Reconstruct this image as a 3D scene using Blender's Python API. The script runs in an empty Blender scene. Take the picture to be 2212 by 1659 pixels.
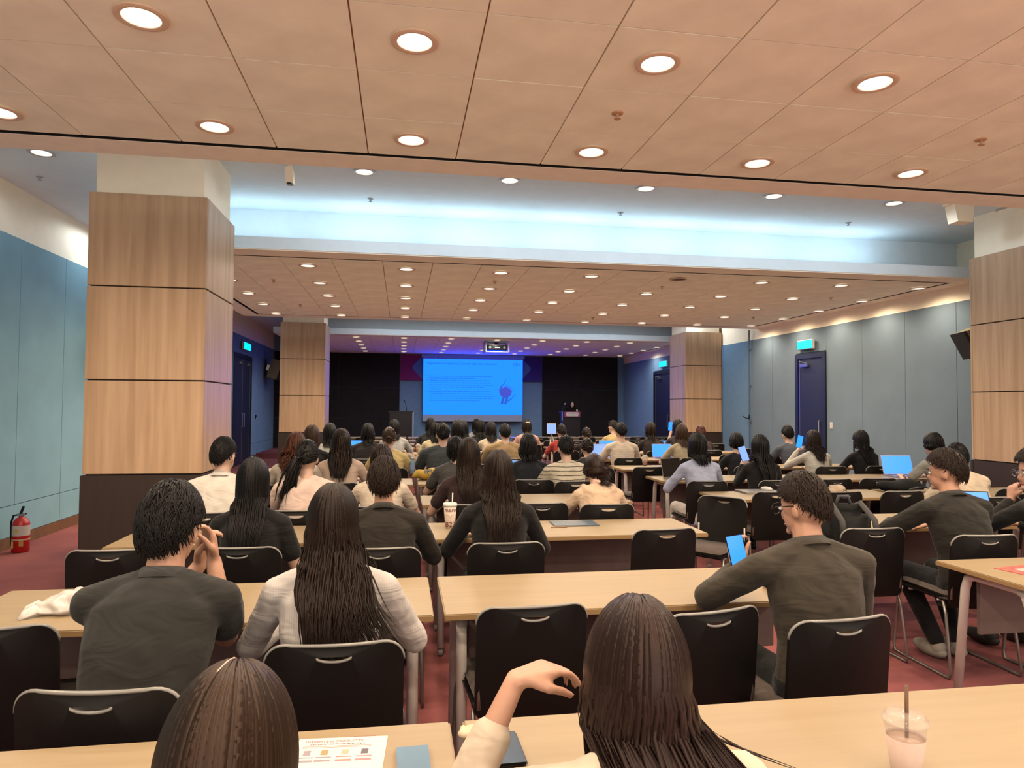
import bpy, bmesh, math, random
import numpy as np
from mathutils import Vector, Matrix
from mathutils.geometry import delaunay_2d_cdt
random.seed(7)
RNG = np.random.default_rng(7)
PI = math.pi
scene = bpy.context.scene
C = scene.collection

# ------------------------------------------------------------------ camera
CAMZ = 1.53
FPX, YAW, PITCH, ROLL = 1480.0, math.radians(9.12), math.radians(1.85), math.radians(0.37)
_F = Vector((math.sin(YAW)*math.cos(PITCH), math.cos(YAW)*math.cos(PITCH), math.sin(PITCH)))
_R = Vector((math.cos(YAW), -math.sin(YAW), 0)); _U = _R.cross(_F)
_R, _U = _R*math.cos(ROLL)+_U*math.sin(ROLL), -_R*math.sin(ROLL)+_U*math.cos(ROLL)
cam_d = bpy.data.cameras.new('camera'); cam = bpy.data.objects.new('camera', cam_d); C.objects.link(cam)
cam.matrix_world = Matrix(((_R.x, _U.x, -_F.x, 0), (_R.y, _U.y, -_F.y, 0), (_R.z, _U.z, -_F.z, CAMZ), (0, 0, 0, 1)))
cam_d.sensor_width = 36; cam_d.lens = FPX/2212*36; cam_d.clip_start = 0.02
scene.camera = cam

def _ray(px, py): return _F+_R*((px-1106)/FPX)-_U*((py-829.5)/FPX)
def at(px, py, Y):
    d = _ray(px, py); d = d*(Y/d.y); return Vector((d.x, d.y, d.z+CAMZ))
def atz(px, py, z):
    d = _ray(px, py); d = d*((z-CAMZ)/d.z); return Vector((d.x, d.y, z))
def atx(px, py, X):
    d = _ray(px, py); d = d*(X/d.x); return Vector((d.x, d.y, d.z+CAMZ))

# ------------------------------------------------------------------ world, exposure
w = bpy.data.worlds.new('world'); scene.world = w; w.use_nodes = True
w.node_tree.nodes['Background'].inputs[0].default_value = (1.0, 0.88, 0.76, 1)
w.node_tree.nodes['Background'].inputs[1].default_value = 2.0
scene.view_settings.view_transform = 'Standard'; scene.view_settings.look = 'None'
scene.view_settings.exposure = 0.32; scene.view_settings.gamma = 1.0
scene.view_settings.use_curve_mapping = False
WARM = (1.0, 0.80, 0.58)
COOL = (0.66, 0.88, 1.0)
E_DOWN = 62.0      # watts of a near downlight
E_TROUGH = 23.0
E_COVE = 2.9

# ------------------------------------------------------------------ materials
ALB = 0.60
def mat(name, col, rough=0.6, metal=0.0, noise=0.0, nscale=8.0, bump=0.0, bscale=40.0, stretch=(1, 1, 1), spec=0.5,
        emit=None, estr=0.0, alpha=1.0, trans=0.0, coat=0.0, sheen=0.0, col2=None, detail=3.0, k=None):
    k = ALB if k is None else k
    col = tuple(c*k for c in col); col2 = tuple(c*k for c in col2) if col2 else None
    m = bpy.data.materials.new(name); m.use_nodes = True
    nt = m.node_tree; b = nt.nodes['Principled BSDF']
    b.inputs['Base Color'].default_value = (*col, 1); b.inputs['Roughness'].default_value = rough
    b.inputs['Metallic'].default_value = metal; b.inputs['Specular IOR Level'].default_value = spec
    if coat: b.inputs['Coat Weight'].default_value = coat
    if sheen: b.inputs['Sheen Weight'].default_value = sheen
    if trans: b.inputs['Transmission Weight'].default_value = trans
    if alpha < 1: b.inputs['Alpha'].default_value = alpha
    if emit: b.inputs['Emission Color'].default_value = (*emit, 1); b.inputs['Emission Strength'].default_value = estr
    if noise or bump or col2:
        tc = nt.nodes.new('ShaderNodeTexCoord'); mp = nt.nodes.new('ShaderNodeMapping')
        mp.inputs['Scale'].default_value = stretch; nt.links.new(tc.outputs['Object'], mp.inputs[0])
    if noise or col2:
        n = nt.nodes.new('ShaderNodeTexNoise'); n.inputs['Scale'].default_value = nscale; n.inputs['Detail'].default_value = detail
        nt.links.new(mp.outputs[0], n.inputs['Vector'])
        r = nt.nodes.new('ShaderNodeValToRGB')
        c2 = col2 or tuple(min(1, c*(1+noise)) for c in col)
        c1 = col if col2 else tuple(c*(1-noise) for c in col)
        r.color_ramp.elements[0].color = (*c1, 1); r.color_ramp.elements[1].color = (*c2, 1)
        r.color_ramp.elements[0].position = 0.32; r.color_ramp.elements[1].position = 0.68
        nt.links.new(n.outputs['Fac'], r.inputs[0]); nt.links.new(r.outputs[0], b.inputs['Base Color'])
    if bump:
        n2 = nt.nodes.new('ShaderNodeTexNoise'); n2.inputs['Scale'].default_value = bscale; n2.inputs['Detail'].default_value = 3
        nt.links.new(mp.outputs[0], n2.inputs['Vector'])
        bp = nt.nodes.new('ShaderNodeBump'); bp.inputs['Strength'].default_value = bump; bp.inputs['Distance'].default_value = 0.02
        nt.links.new(n2.outputs['Fac'], bp.inputs['Height']); nt.links.new(bp.outputs[0], b.inputs['Normal'])
    return m

def wood_mat(name, ca, cb, scale=1.0, rough=0.45):
    m = bpy.data.materials.new(name); m.use_nodes = True; nt = m.node_tree; b = nt.nodes['Principled BSDF']
    b.inputs['Roughness'].default_value = rough; b.inputs['Specular IOR Level'].default_value = 0.3
    tc = nt.nodes.new('ShaderNodeTexCoord'); mp = nt.nodes.new('ShaderNodeMapping')
    mp.inputs['Scale'].default_value = (7*scale, 7*scale, 0.35*scale); nt.links.new(tc.outputs['Object'], mp.inputs[0])
    n = nt.nodes.new('ShaderNodeTexNoise'); n.inputs['Scale'].default_value = 2.2; n.inputs['Detail'].default_value = 5; n.inputs['Distortion'].default_value = 0.35
    nt.links.new(mp.outputs[0], n.inputs['Vector'])
    r = nt.nodes.new('ShaderNodeValToRGB'); r.color_ramp.elements[0].color = (*ca, 1); r.color_ramp.elements[1].color = (*cb, 1)
    r.color_ramp.elements[0].position = 0.33; r.color_ramp.elements[1].position = 0.66
    nt.links.new(n.outputs['Fac'], r.inputs[0]); nt.links.new(r.outputs[0], b.inputs['Base Color'])
    return m

M = {}
M['tile'] = mat('ceiling_tile', (0.95, 0.88, 0.73), 0.95, k=1, noise=0.07, nscale=3.0, bump=0.15, bscale=160)
M['tilegap'] = mat('ceiling_grid', (0.34, 0.17, 0.09), 0.9, k=1)
M['strip'] = mat('ceiling_strip_paint', (0.92, 0.82, 0.70), 0.9, noise=0.03, k=1)
M['slot'] = mat('ceiling_slot_black', (0.010, 0.006, 0.005), 0.9)
M['plaster'] = mat('white_plaster', (0.68, 0.79, 0.86), 0.9, noise=0.02, k=1)
M['cream'] = mat('cream_paint', (0.92, 0.82, 0.64), 0.9, noise=0.02, k=1)
M['colwood'] = wood_mat('column_laminate', (0.40, 0.255, 0.15), (0.53, 0.355, 0.22))
M['coldark'] = mat('column_base_laminate', (0.040, 0.018, 0.009), 0.55, noise=0.15, nscale=4, stretch=(6, 6, .5))
M['joint'] = mat('joint_shadow_gap', (0.035, 0.02, 0.012), 0.9)
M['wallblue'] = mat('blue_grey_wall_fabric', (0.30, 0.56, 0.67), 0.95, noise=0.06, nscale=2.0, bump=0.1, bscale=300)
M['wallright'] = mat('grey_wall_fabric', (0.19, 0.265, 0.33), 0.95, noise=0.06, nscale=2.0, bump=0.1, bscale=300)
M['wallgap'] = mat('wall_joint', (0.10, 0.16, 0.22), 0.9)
M['wallfar'] = mat('far_wall_glow_blue', (0.20, 0.36, 0.56), 0.95, noise=0.05)  # screen's blue glow put into the far wall colour
M['curtain'] = mat('dark_acoustic_fabric', (0.012, 0.008, 0.009), 0.95, noise=0.2, nscale=5)
M['carpet'] = mat('red_carpet', (0.20, 0.048, 0.065), 0.98, col2=(0.62, 0.175, 0.155), nscale=0.7, bump=0.6, bscale=260, detail=8)
M['baseboard'] = mat('brown_baseboard', (0.21, 0.095, 0.035), 0.6, noise=0.15)
M['door'] = mat('navy_door', (0.007, 0.014, 0.040), 0.5, noise=0.1)
M['doorframe'] = mat('navy_frame', (0.008, 0.013, 0.03), 0.45)
M['steel'] = mat('brushed_steel', (0.55, 0.56, 0.58), 0.3, 0.9)
M['chrome'] = mat('chair_frame_grey_metal', (0.42, 0.40, 0.38), 0.35, 0.8)
M['legpaint'] = mat('desk_leg_grey_paint', (0.80, 0.74, 0.70), 0.45)
M['black'] = mat('black_plastic', (0.008, 0.006, 0.006), 0.5, bump=0.05, bscale=300, spec=.22)
M['blackgloss'] = mat('black_gloss', (0.006, 0.006, 0.007), 0.25)
M['rim'] = mat('chair_edge_highlight', (0.30, 0.29, 0.27), 0.3)  # pale grey stands in for light catching chair edges; casters share it
M['pad'] = mat('grey_seat_fabric', (0.13, 0.10, 0.085), 0.95, noise=0.15, nscale=60, bump=0.3, bscale=300)
M['desk'] = mat('maple_laminate', (0.375, 0.272, 0.155), 0.42, col2=(0.41, 0.305, 0.18), nscale=3.0, stretch=(0.6, 9, 1), spec=0.35)
M['deskedge'] = mat('desk_edge_band', (0.40, 0.25, 0.11), 0.45)
M['modesty'] = mat('modesty_panel_grey', (0.24, 0.18, 0.165), 0.7, noise=0.1)
M['lamp'] = mat('downlight_lens', (1, 1, 1), 0.4, emit=(1.0, 0.92, 0.80), estr=1.3)
M['lampfar'] = mat('downlight_lens_warm', (1, 1, 1), 0.4, emit=(1.0, 0.88, 0.76), estr=1.1)
M['lamptrim'] = mat('downlight_trim', (0.70, 0.50, 0.36), 0.5, k=1)
M['reflector'] = mat('downlight_reflector', (0.85, 0.84, 0.80), 0.25, emit=(1.0, 0.93, 0.82), estr=0.75)
M['cove'] = mat('cove_tube', (1, 1, 1), 0.4, emit=COOL, estr=2.0)
M['whiteplastic'] = mat('white_plastic', (0.78, 0.76, 0.72), 0.4)
M['paper'] = mat('paper_white', (0.82, 0.76, 0.72), 0.8)
M['beigespk'] = mat('speaker_cabinet_beige', (0.33, 0.26, 0.15), 0.7)
M['screenimg'] = mat('projected_slide', (0.0, 0.0, 0.0), 0.9, emit=(0.018, 0.26, 5.0), estr=1.0, spec=0)
M['slideink'] = mat('slide_text_ink', (0, 0, 0), 0.9, emit=(0.012, 0.075, 0.8), estr=1.0, spec=0)
M['slidefaint'] = mat('slide_small_text_ink', (0, 0, 0), 0.9, emit=(0.017, 0.165, 1.0), estr=1.0, spec=0)
M['slidepurple'] = mat('slide_drawing_purple', (0, 0, 0), 0.9, emit=(0.055, 0.075, 0.50), estr=1.0, spec=0)
M['slideblue'] = mat('slide_drawing_blue', (0, 0, 0), 0.9, emit=(0.025, 0.10, 0.50), estr=1.0, spec=0)
M['screencloth'] = mat('screen_cloth', (0.45, 0.55, 0.75), 0.9)
M['bluecase'] = mat('screen_case', (0.25, 0.42, 0.80), 0.5)
M['exit'] = mat('exit_sign_face', (0, 0.3, 0.3), 0.4, emit=(0.0, 0.78, 0.95), estr=1.0)
M['exitpale'] = mat('exit_sign_figure', (0, 0.3, 0.3), 0.4, emit=(0.02, 0.92, 1.0), estr=1.0)
M['skin'] = mat('skin', (0.62, 0.33, 0.22), 0.55, noise=0.05, nscale=12)
M['skin2'] = mat('skin_pale', (0.70, 0.44, 0.33), 0.55, noise=0.04, nscale=12)
M['eyewhite'] = mat('eye_white', (0.8, 0.78, 0.74), 0.3)
M['lip'] = mat('lips', (0.42, 0.14, 0.11), 0.5)
M['lcd'] = mat('laptop_screen_lit', (0, 0, 0), 0.3, emit=(0.035, 0.36, 1.6), estr=1.0)
M['lcdpale'] = mat('laptop_screen_pale', (0, 0, 0), 0.3, emit=(0.25, 0.42, 1.2), estr=1.0)
M['silver'] = mat('laptop_silver', (0.50, 0.47, 0.45), 0.35, 0.5)
M['red'] = mat('red_paint', (0.52, 0.012, 0.012), 0.35)
M['redpaper'] = mat('red_print', (0.68, 0.10, 0.08), 0.6, noise=0.5, nscale=30)

# ------------------------------------------------------------------ mesh helpers
class MB:
    def __init__(s): s.v = []; s.f = []; s.mi = []
    def add(s, vs, fs, mi=0):
        o = len(s.v); s.v += [tuple(p) for p in vs]; s.f += [tuple(i+o for i in f) for f in fs]; s.mi += [mi]*len(fs); return s
    def box(s, x0, x1, y0, y1, z0, z1, mi=0, T=None):
        vs = [Vector((x, y, z)) for z in (z0, z1) for y in (y0, y1) for x in (x0, x1)]
        if T: vs = [T @ p for p in vs]
        return s.add(vs, [(0, 2, 3, 1), (4, 5, 7, 6), (0, 1, 5, 4), (2, 6, 7, 3), (0, 4, 6, 2), (1, 3, 7, 5)], mi)
    def bbox(s, x0, x1, y0, y1, z0, z1, b=0.01, mi=0, T=None, seg=2):
        bm = bmesh.new()
        bmesh.ops.create_cube(bm, size=1, matrix=Matrix.Translation(((x0+x1)/2, (y0+y1)/2, (z0+z1)/2)) @ Matrix.Diagonal((x1-x0, y1-y0, z1-z0, 1)))
        bmesh.ops.bevel(bm, geom=bm.edges[:], offset=b, segments=seg, affect='EDGES')
        bm.verts.index_update()
        vs = [T @ v.co if T else v.co.copy() for v in bm.verts]; fs = [[v.index for v in f.verts] for f in bm.faces]; bm.free()
        return s.add(vs, fs, mi)
    def tube(s, pts, r, n=8, mi=0, cap=True, flat=1.0):
        pts = [Vector(p) for p in pts]; k = len(pts)
        rs = r if isinstance(r, (list, tuple)) else [r]*k
        vs = []; prev = None
        for i, p in enumerate(pts):
            t = (pts[min(i+1, k-1)]-pts[max(i-1, 0)])
            t = t.normalized() if t.length > 1e-9 else Vector((0, 0, 1))
            if prev is None: a = t.orthogonal().normalized()
            else:
                a = prev-t*prev.dot(t); a = a.normalized() if a.length > 1e-6 else t.orthogonal().normalized()
            prev = a; b = t.cross(a)
            for j in range(n):
                q = 2*PI*j/n; vs.append(p+(a*math.cos(q)+b*math.sin(q)*flat)*rs[i])
        fs = [(i*n+j, i*n+(j+1) % n, (i+1)*n+(j+1) % n, (i+1)*n+j) for i in range(k-1) for j in range(n)]
        if cap: fs += [tuple(range(n))[::-1], tuple(range((k-1)*n, k*n))]
        return s.add(vs, fs, mi)
    def lathe(s, prof, n=24, mi=0, T=None, cap0=True, cap1=True):
        vs = [Vector((r*math.cos(2*PI*j/n), r*math.sin(2*PI*j/n), z)) for r, z in prof for j in range(n)]
        if T: vs = [T @ p for p in vs]
        k = len(prof); fs = [(i*n+j, i*n+(j+1) % n, (i+1)*n+(j+1) % n, (i+1)*n+j) for i in range(k-1) for j in range(n)]
        if cap0: fs.append(tuple(range(n))[::-1])
        if cap1: fs.append(tuple(range((k-1)*n, k*n)))
        return s.add(vs, fs, mi)
    def ell(s, c, rad, n=14, m=9, mi=0, T=None):
        c = Vector(c); vs = []; 
        for i in range(m+1):
            th = PI*i/m
            for j in range(n):
                ph = 2*PI*j/n; p = Vector((rad[0]*math.sin(th)*math.cos(ph), rad[1]*math.sin(th)*math.sin(ph), rad[2]*math.cos(th)))
                vs.append(c+(T @ p if T else p))
        fs = [(i*n+j, (i+1)*n+j, (i+1)*n+(j+1) % n, i*n+(j+1) % n) for i in range(m) for j in range(n)]
        return s.add(vs, fs, mi)
    def prism(s, poly, y0, y1, mi=0, T=None, axis='y'):
        n = len(poly); vs = []
        for y in (y0, y1):
            for a, b in poly:
                p = Vector((a, y, b)) if axis == 'y' else (Vector((a, b, y)) if axis == 'z' else Vector((y, a, b)))
                vs.append(T @ p if T else p)
        fs = [tuple(range(n)), tuple(range(2*n-1, n-1, -1))]+[(i, i+n, (i+1) % n+n, (i+1) % n) for i in range(n)]
        return s.add(vs, fs, mi)
    def mesh(s, name, mats, smooth=False, fix=True):
        me = bpy.data.meshes.new(name); me.from_pydata(s.v, [], s.f)
        for m in (mats if isinstance(mats, (list, tuple)) else [mats]): me.materials.append(m)
        if max(s.mi, default=0) > 0: me.polygons.foreach_set('material_index', s.mi)
        if fix:
            bm = bmesh.new(); bm.from_mesh(me); bmesh.ops.recalc_face_normals(bm, faces=bm.faces); bm.to_mesh(me); bm.free()
        if smooth: me.shade_smooth() if smooth is True else me.shade_smooth()
        if smooth == 'angle': me.set_sharp_from_angle(angle=0.7)
        me.update(); return me
    def build(s, name, mats, parent=None, smooth=False, fix=True):
        return link(name, s.mesh(name, mats, smooth, fix), parent)

def link(name, me, parent=None):
    o = bpy.data.objects.new(name, me); C.objects.link(o)
    if parent: o.parent = parent
    return o
def tag(o, label=None, cat=None, group=None, kind=None):
    if label: o['label'] = label
    if cat: o['category'] = cat
    if group: o['group'] = group
    if kind: o['kind'] = kind
    return o
def thing(name, label, cat, loc=(0, 0, 0), rz=0.0, group=None, sc=1.0):
    o = bpy.data.objects.new(name, None); C.objects.link(o); o.empty_display_size = 0.1
    o.location = loc; o.rotation_euler = (0, 0, rz); o.scale = (sc, sc, sc)
    return tag(o, label, cat, group)
def copy_tree(o, parent=None):
    c = o.copy(); C.objects.link(c)
    if parent: c.parent = parent
    for ch in o.children: copy_tree(ch, c)
    return c
ORD = ['zeroth', 'first', 'second', 'third', 'fourth', 'fifth', 'sixth', 'seventh', 'eighth', 'ninth', 'tenth', 'eleventh', 'twelfth', 'thirteenth',
       'fourteenth', 'fifteenth', 'sixteenth', 'seventeenth', 'eighteenth', 'nineteenth', 'twentieth']
def text_mesh(name, body, size, m, parent, loc, rot=(0, 0, 0), ext=0.0005, align='CENTER', bend=None):
    cu = bpy.data.curves.new(name, 'FONT'); cu.body = body; cu.size = size; cu.extrude = ext; cu.align_x = align; cu.resolution_u = 3
    tmp = bpy.data.objects.new(name+'_tmp', cu); C.objects.link(tmp)
    dg = bpy.context.evaluated_depsgraph_get(); me = bpy.data.meshes.new_from_object(tmp.evaluated_get(dg))
    bpy.data.objects.remove(tmp); bpy.data.curves.remove(cu)
    me.materials.clear(); me.materials.append(m)
    o = link(name, me, parent); o.location = loc; o.rotation_euler = rot
    if bend:
        for v in me.vertices:
            a = v.co.x/bend; r = bend+v.co.z; v.co = (r*math.sin(a), -r*math.cos(a)+bend, v.co.y)
    return o
# ------------------------------------------------------------------ structure
XL, XR, YB, YF = -4.07, 7.62, -2.6, 22.9
ZC, ZU = 3.24, 3.83
PIT = 0.595
fl = MB().box(XL-.1, XR+.1, YB, YF+.1, -.1, 0).build('floor', M['carpet']); tag(fl, kind='structure', label='dark red carpeted hall floor')
st = MB().box(XL+.02, XR-.02, 20.3, YF, 0.001, 0.15).build('floor_stage', M['carpet']); tag(st, kind='structure', label='low carpeted stage at the front of the hall')
up = MB().box(XL-.1, XR+.1, YB, YF+.1, ZU, ZU+.1).build('ceiling_upper', M['plaster']); tag(up, kind='structure', label='raised white plaster ceiling of the lit troughs')

def island(name, label, y0, y1, ledge0, xlines, ylines, tile_y0, tile_y1, upper0, upper1):
    """a dropped ceiling of square tiles framed by a painted strip with a black slot; its body reaches up to the raised ceiling"""
    xa, xb = -3.03, XR
    ta, tb = -2.69, XR-.32
    m = MB()
    # frame strip (four sides) with slot between strip and tiles
    s = 0.055
    m.box(xa, xb, y0, tile_y0-s, ZC, ZC+.14, 0); m.box(xa, xb, tile_y1+s, y1, ZC, ZC+.14, 0)
    m.box(xa, ta-s, tile_y0-s, tile_y1+s, ZC, ZC+.14, 0); m.box(tb+s, xb, tile_y0-s, tile_y1+s, ZC, ZC+.14, 0)
    m.box(ta-s, tb+s, tile_y0-s, tile_y1+s, ZC+.05, ZC+.14, 1)
    for yy in (tile_y0-s+.002, tile_y0-.006, tile_y1+.001, tile_y1+s-.006): m.box(ta-s, tb+s, yy, yy+.004, ZC+.003, ZC+.06, 1)
    for xx in (ta-s+.002, ta-.006, tb+.001, tb+s-.006): m.box(xx, xx+.004, tile_y0-s, tile_y1+s, ZC+.003, ZC+.06, 1)
    # backing that shows as the grid between tiles
    m.box(ta, tb, tile_y0, tile_y1, ZC+.012, ZC+.05, 2)
    # white upstand of the trough ledge and the body up to the raised ceiling
    for a, b in ((y0-.012, y0), (y1, y1+.012)): m.box(xa, xb, a, b, ZC+.012, ZC+.145, 3)
    m.box(xa-.012, xa, y0, y1, ZC+.012, ZC+.145, 3)
    m.box(ta+.1, XR-.002, upper0, upper1, ZC+.14, ZU-.001, 3)
    o = m.build(name, [M['strip'], M['slot'], M['tilegap'], M['plaster']]); tag(o, kind='structure', label=label)
    g = 0.004; cache = {}
    for j in range(len(ylines)-1):
        for i in range(len(xlines)-1):
            sx = xlines[i+1]-xlines[i]; sy = ylines[j+1]-ylines[j]
            key = (round(sx, 3), round(sy, 3))
            if key not in cache:
                cache[key] = MB().box(-sx/2+g, sx/2-g, -sy/2+g, sy/2-g, 0, 0.013).mesh('ceiling_tile', M['tile'])
            t = link('ceiling_tile', cache[key], o)
            t.location = ((xlines[i]+xlines[i+1])/2, (ylines[j]+ylines[j+1])/2, ZC+random.uniform(-.001, .0005))
    return o
xl = [-2.69]+[-0.245+PIT*k for k in range(-4, 13)]+[XR-.32]
island('ceiling_near', 'near dropped ceiling of square beige tiles with round downlights', YB, 5.02, 0, xl,
       [4.70-PIT*k for k in range(6, -1, -1)], YB+.3, 4.70, YB, 4.55)
island('ceiling_middle', 'middle dropped ceiling of square beige tiles beyond the lit trough', 7.87, 13.85, 0, xl,
       [8.24]+[8.38+PIT*k for k in range(9)]+[13.50], 8.24, 13.50, 8.38, 13.4)
island('ceiling_far', 'far dropped ceiling of beige tiles above the stage', 16.95, YF, 0, xl,
       [17.25+PIT*k for k in range(10)]+[22.86], 17.25, 22.86, 17.4, YF)

# walls with their fabric panels
def side_wall(name, label, X, inward, ztop, xfar, ys, gaps, band_lo):
    t = .1
    m = MB()
    a, b = (X-t, X) if inward > 0 else (X, X+t)
    m.box(a, b, YB, YF+.1, 0, ZU, 0)  # cream above the panels puts warm light into the wall colour
    o = m.build(name, [M['cream'], M['wallgap']]); tag(o, kind='structure', label=label)
    back = MB().box(*sorted((X+inward*.001, X+inward*.006)), YB, YF, .1, band_lo, 0).build('joint_backing', M['wallgap'], o)
    g = .004
    for i in range(len(ys)-1):
        y0, y1 = ys[i]+g, ys[i+1]-g
        if any(y0 < c1 and y1 > c0 for c0, c1, _ in gaps):
            zz = [c for c in gaps if y0 < c[1] and y1 > c[0]][0][2]
            segs = [(zz+g, band_lo-g)]
        else: segs = [(.125, .45-g), (.45+g, band_lo-g)] if inward > 0 else [(.125, band_lo-g)]
        for z0, z1 in segs:
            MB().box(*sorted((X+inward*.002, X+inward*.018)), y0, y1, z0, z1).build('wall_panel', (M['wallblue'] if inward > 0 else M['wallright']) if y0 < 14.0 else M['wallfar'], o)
    return o
ysL = [8.06+0.985*k for k in range(-10, 9)]+[17.5, 19.45]+[20.4, 21.4, 22.4, YF]
wl = side_wall('wall_left', 'left wall of blue grey fabric panels with warm light painted cream above', XL, 1, ZU, 0, ysL, [(17.5, 19.45, 2.82)], 3.29)
ysR = [YB+.3+.98*k for k in range(11)]+[8.40, 9.39, 10.38, 11.36, 12.32, 13.2, 14.05, 15.4, 16.5, 17.5, 18.58, 19.95, 20.9, 21.9, YF]
wr = side_wall('wall_right', 'right wall of blue grey fabric panels with warm light painted cream above', XR, -1, ZU, 0, ysR, [(11.36, 12.32, 2.58), (18.58, 19.95, 2.62)], 3.02)
for nm, X, s in (('baseboard_left', XL, 1), ('baseboard_right', XR, -1)):
    b = MB()
    cuts = [(17.5, 19.45)] if s > 0 else [(11.36, 12.32), (18.58, 19.95)]
    y = YB
    for c0, c1 in cuts+[(YF, YF)]:
        b.box(*sorted((X+s*.001, X+s*.024)), y, c0, 0.001, .12); y = c1
    tag(b.build(nm, M['baseboard']), kind='structure', label='brown baseboard along the '+nm.split('_')[1]+' wall')
# front wall behind the stage
wf = MB().box(XL-.1, XR+.1, YF, YF+.1, 0, ZU).build('wall_front', M['wallfar']); tag(wf, kind='structure', label='front wall behind the projection screen')
for x0, x1 in ((XL+.02, -2.05), (-2.04, -.08), (4.72, 6.05), (6.06, 7.38)):
    for z0, z1 in ((.15, 1.1), (1.11, 2.1), (2.11, ZC+.02)):
        MB().box(x0, x1, YF-.035, YF-.002, z0, z1).build('acoustic_panel', M['curtain'], wf)

# columns
def column(name, label, x0, x1, y0, y1):
    m = MB().box(x0+.04, x1-.04, y0+.04, y1-.04, 0, ZU, 0).build('core', M['cream'])
    m.name = name; tag(m, label, 'column', 'square columns of the hall')
    MB().box(x0+.02, x1-.02, y0+.02, y1-.02, .02, 3.31).build('joint_backing', M['joint'], m)
    zs = [0, .93, 1.73, 2.53, 3.33]; g = .006
    for i in range(4):
        z0, z1 = zs[i]+(g if i else 0), zs[i+1]-(g if i < 3 else 0)
        mt = M['coldark'] if i == 0 else M['colwood']; d = .0 if i else .012
        MB().bbox(x0-d, x1+d, y0-d, y0+.03, z0, z1, .003).build('base_panel' if i == 0 else 'wood_panel', mt, m)
        MB().bbox(x0-d, x1+d, y1-.03, y1+d, z0, z1, .003).build('base_panel' if i == 0 else 'wood_panel', mt, m)
        MB().bbox(x0-d, x0+.03, y0+.031, y1-.031, z0, z1, .003).build('base_panel' if i == 0 else 'wood_panel', mt, m)
        MB().bbox(x1-.03, x1+d, y0+.031, y1-.031, z0, z1, .003).build('base_panel' if i == 0 else 'wood_panel', mt, m)
    return m
column('column', 'near left square column clad in light wood panels over a dark base', -2.64, -1.69, 6.26, 7.24)
column('column', 'near right square column clad in light wood panels at the picture edge', 6.72, 7.60, 6.26, 7.22)
column('column', 'far left square column of light wood left of the stage', -2.62, -1.67, 15.45, 16.4)
column('column', 'far right square column of light wood right of the stage', 6.66, 7.58, 15.45, 16.4)

# doors
def door(name, label, X, inward, y0, y1, ztop, double=False):
    m = MB(); i = inward; fr = .09
    xs = sorted((X+i*.002, X+i*.05))
    m.box(*xs, y0, y0+fr, 0, ztop); m.box(*xs, y1-fr, y1, 0, ztop); m.box(*xs, y0+fr, y1-fr, ztop-fr, ztop)
    o = m.build(name, M['doorframe']); tag(o, kind='structure', label=label)
    xd = sorted((X+i*.004, X+i*.028))
    n = 2 if double else 1; wd = (y1-y0-2*fr)/n
    for k in range(n):
        a = y0+fr+k*wd
        lf = MB().bbox(*xd, a+.004, a+wd-.004, .01, ztop-fr-.005, .004).build('door_leaf', M['door'], o)
        hx = X+i*.06
        hy = a+wd*.12 if (k == 1 or not double) else a+wd*.88
        MB().tube([(hx-i*.03, hy, .95), (hx, hy, .95), (hx, hy, 1.3), (hx-i*.03, hy, 1.3)], .012).build('door_handle', M['steel'], o)
        MB().box(*sorted((X+i*.029, X+i*.034)), a+wd-.05, a+wd-.03, .05, ztop-fr-.02).build('edge_strip', M['steel'], o)
        cl = MB().bbox(*sorted((X+i*.028, X+i*.08)), a+wd*.55, a+wd*.55+.24, ztop-fr-.16, ztop-fr-.10, .008)
        cl.tube([(X+i*.05, a+wd*.6, ztop-fr-.09), (X+i*.09, a+wd*.85, ztop-fr-.05)], .01)
        cl.build('door_closer', M['steel'], o)
    return o
door('door_1', 'dark navy door in the right wall under a lit exit sign', XR, -1, 11.36, 12.32, 2.56)
door('door_2', 'dark far door in the right wall behind the far right column', XR, -1, 18.58, 19.95, 2.60)
door('door_3', 'dark double door in the left wall behind the near left column', XL, 1, 17.5, 19.45, 2.80, True)

# exit signs
def exit_sign(label, X, i, y0, y1, z0, z1):
    t = thing('exit_sign', label, 'exit sign', (X+i*.045, (y0+y1)/2, z0), 0, 'lit exit signs above the doors')
    hy = (y1-y0)/2; h = z1-z0
    MB().bbox(-.026, .026, -hy, hy, 0, h, .006).build('housing', M['whiteplastic'], t)
    x = i*.028
    MB().box(*sorted((x, x+i*.003)), -hy+.01, -.005, .012, h-.012).build('lit_face', M['exit'], t)
    MB().box(*sorted((x, x+i*.003)), .005, hy-.01, .012, h-.012).build('lit_face', M['exit'], t)
    f = MB(); x2 = x+i*.005
    for p in ([(0, .72), (.06, .45)], [(.06, .45), (-.05, .2)], [(.06, .45), (.13, .25)], [(0, .66), (.12, .55)], [(0, .66), (-.1, .5)]):
        f.tube([(x2, -hy*.5+a*h*1.2, b*h) for a, b in p], h*.045, 5)
    f.ell((x2, -hy*.5, .84*h), (.003, h*.07, h*.07), 8, 5); f.build('running_figure', M['exitpale'], t)
exit_sign('lit cyan exit sign above the near right door', XR-.03, -1, 11.66, 12.16, 2.64, 2.82)
exit_sign('lit cyan exit sign above the far right door', XR-.03, -1, 18.75, 19.35, 2.70, 2.88)
exit_sign('lit cyan exit sign above the left double door', XL+.03, 1, 18.2, 19.0, 2.93, 3.13)

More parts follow.
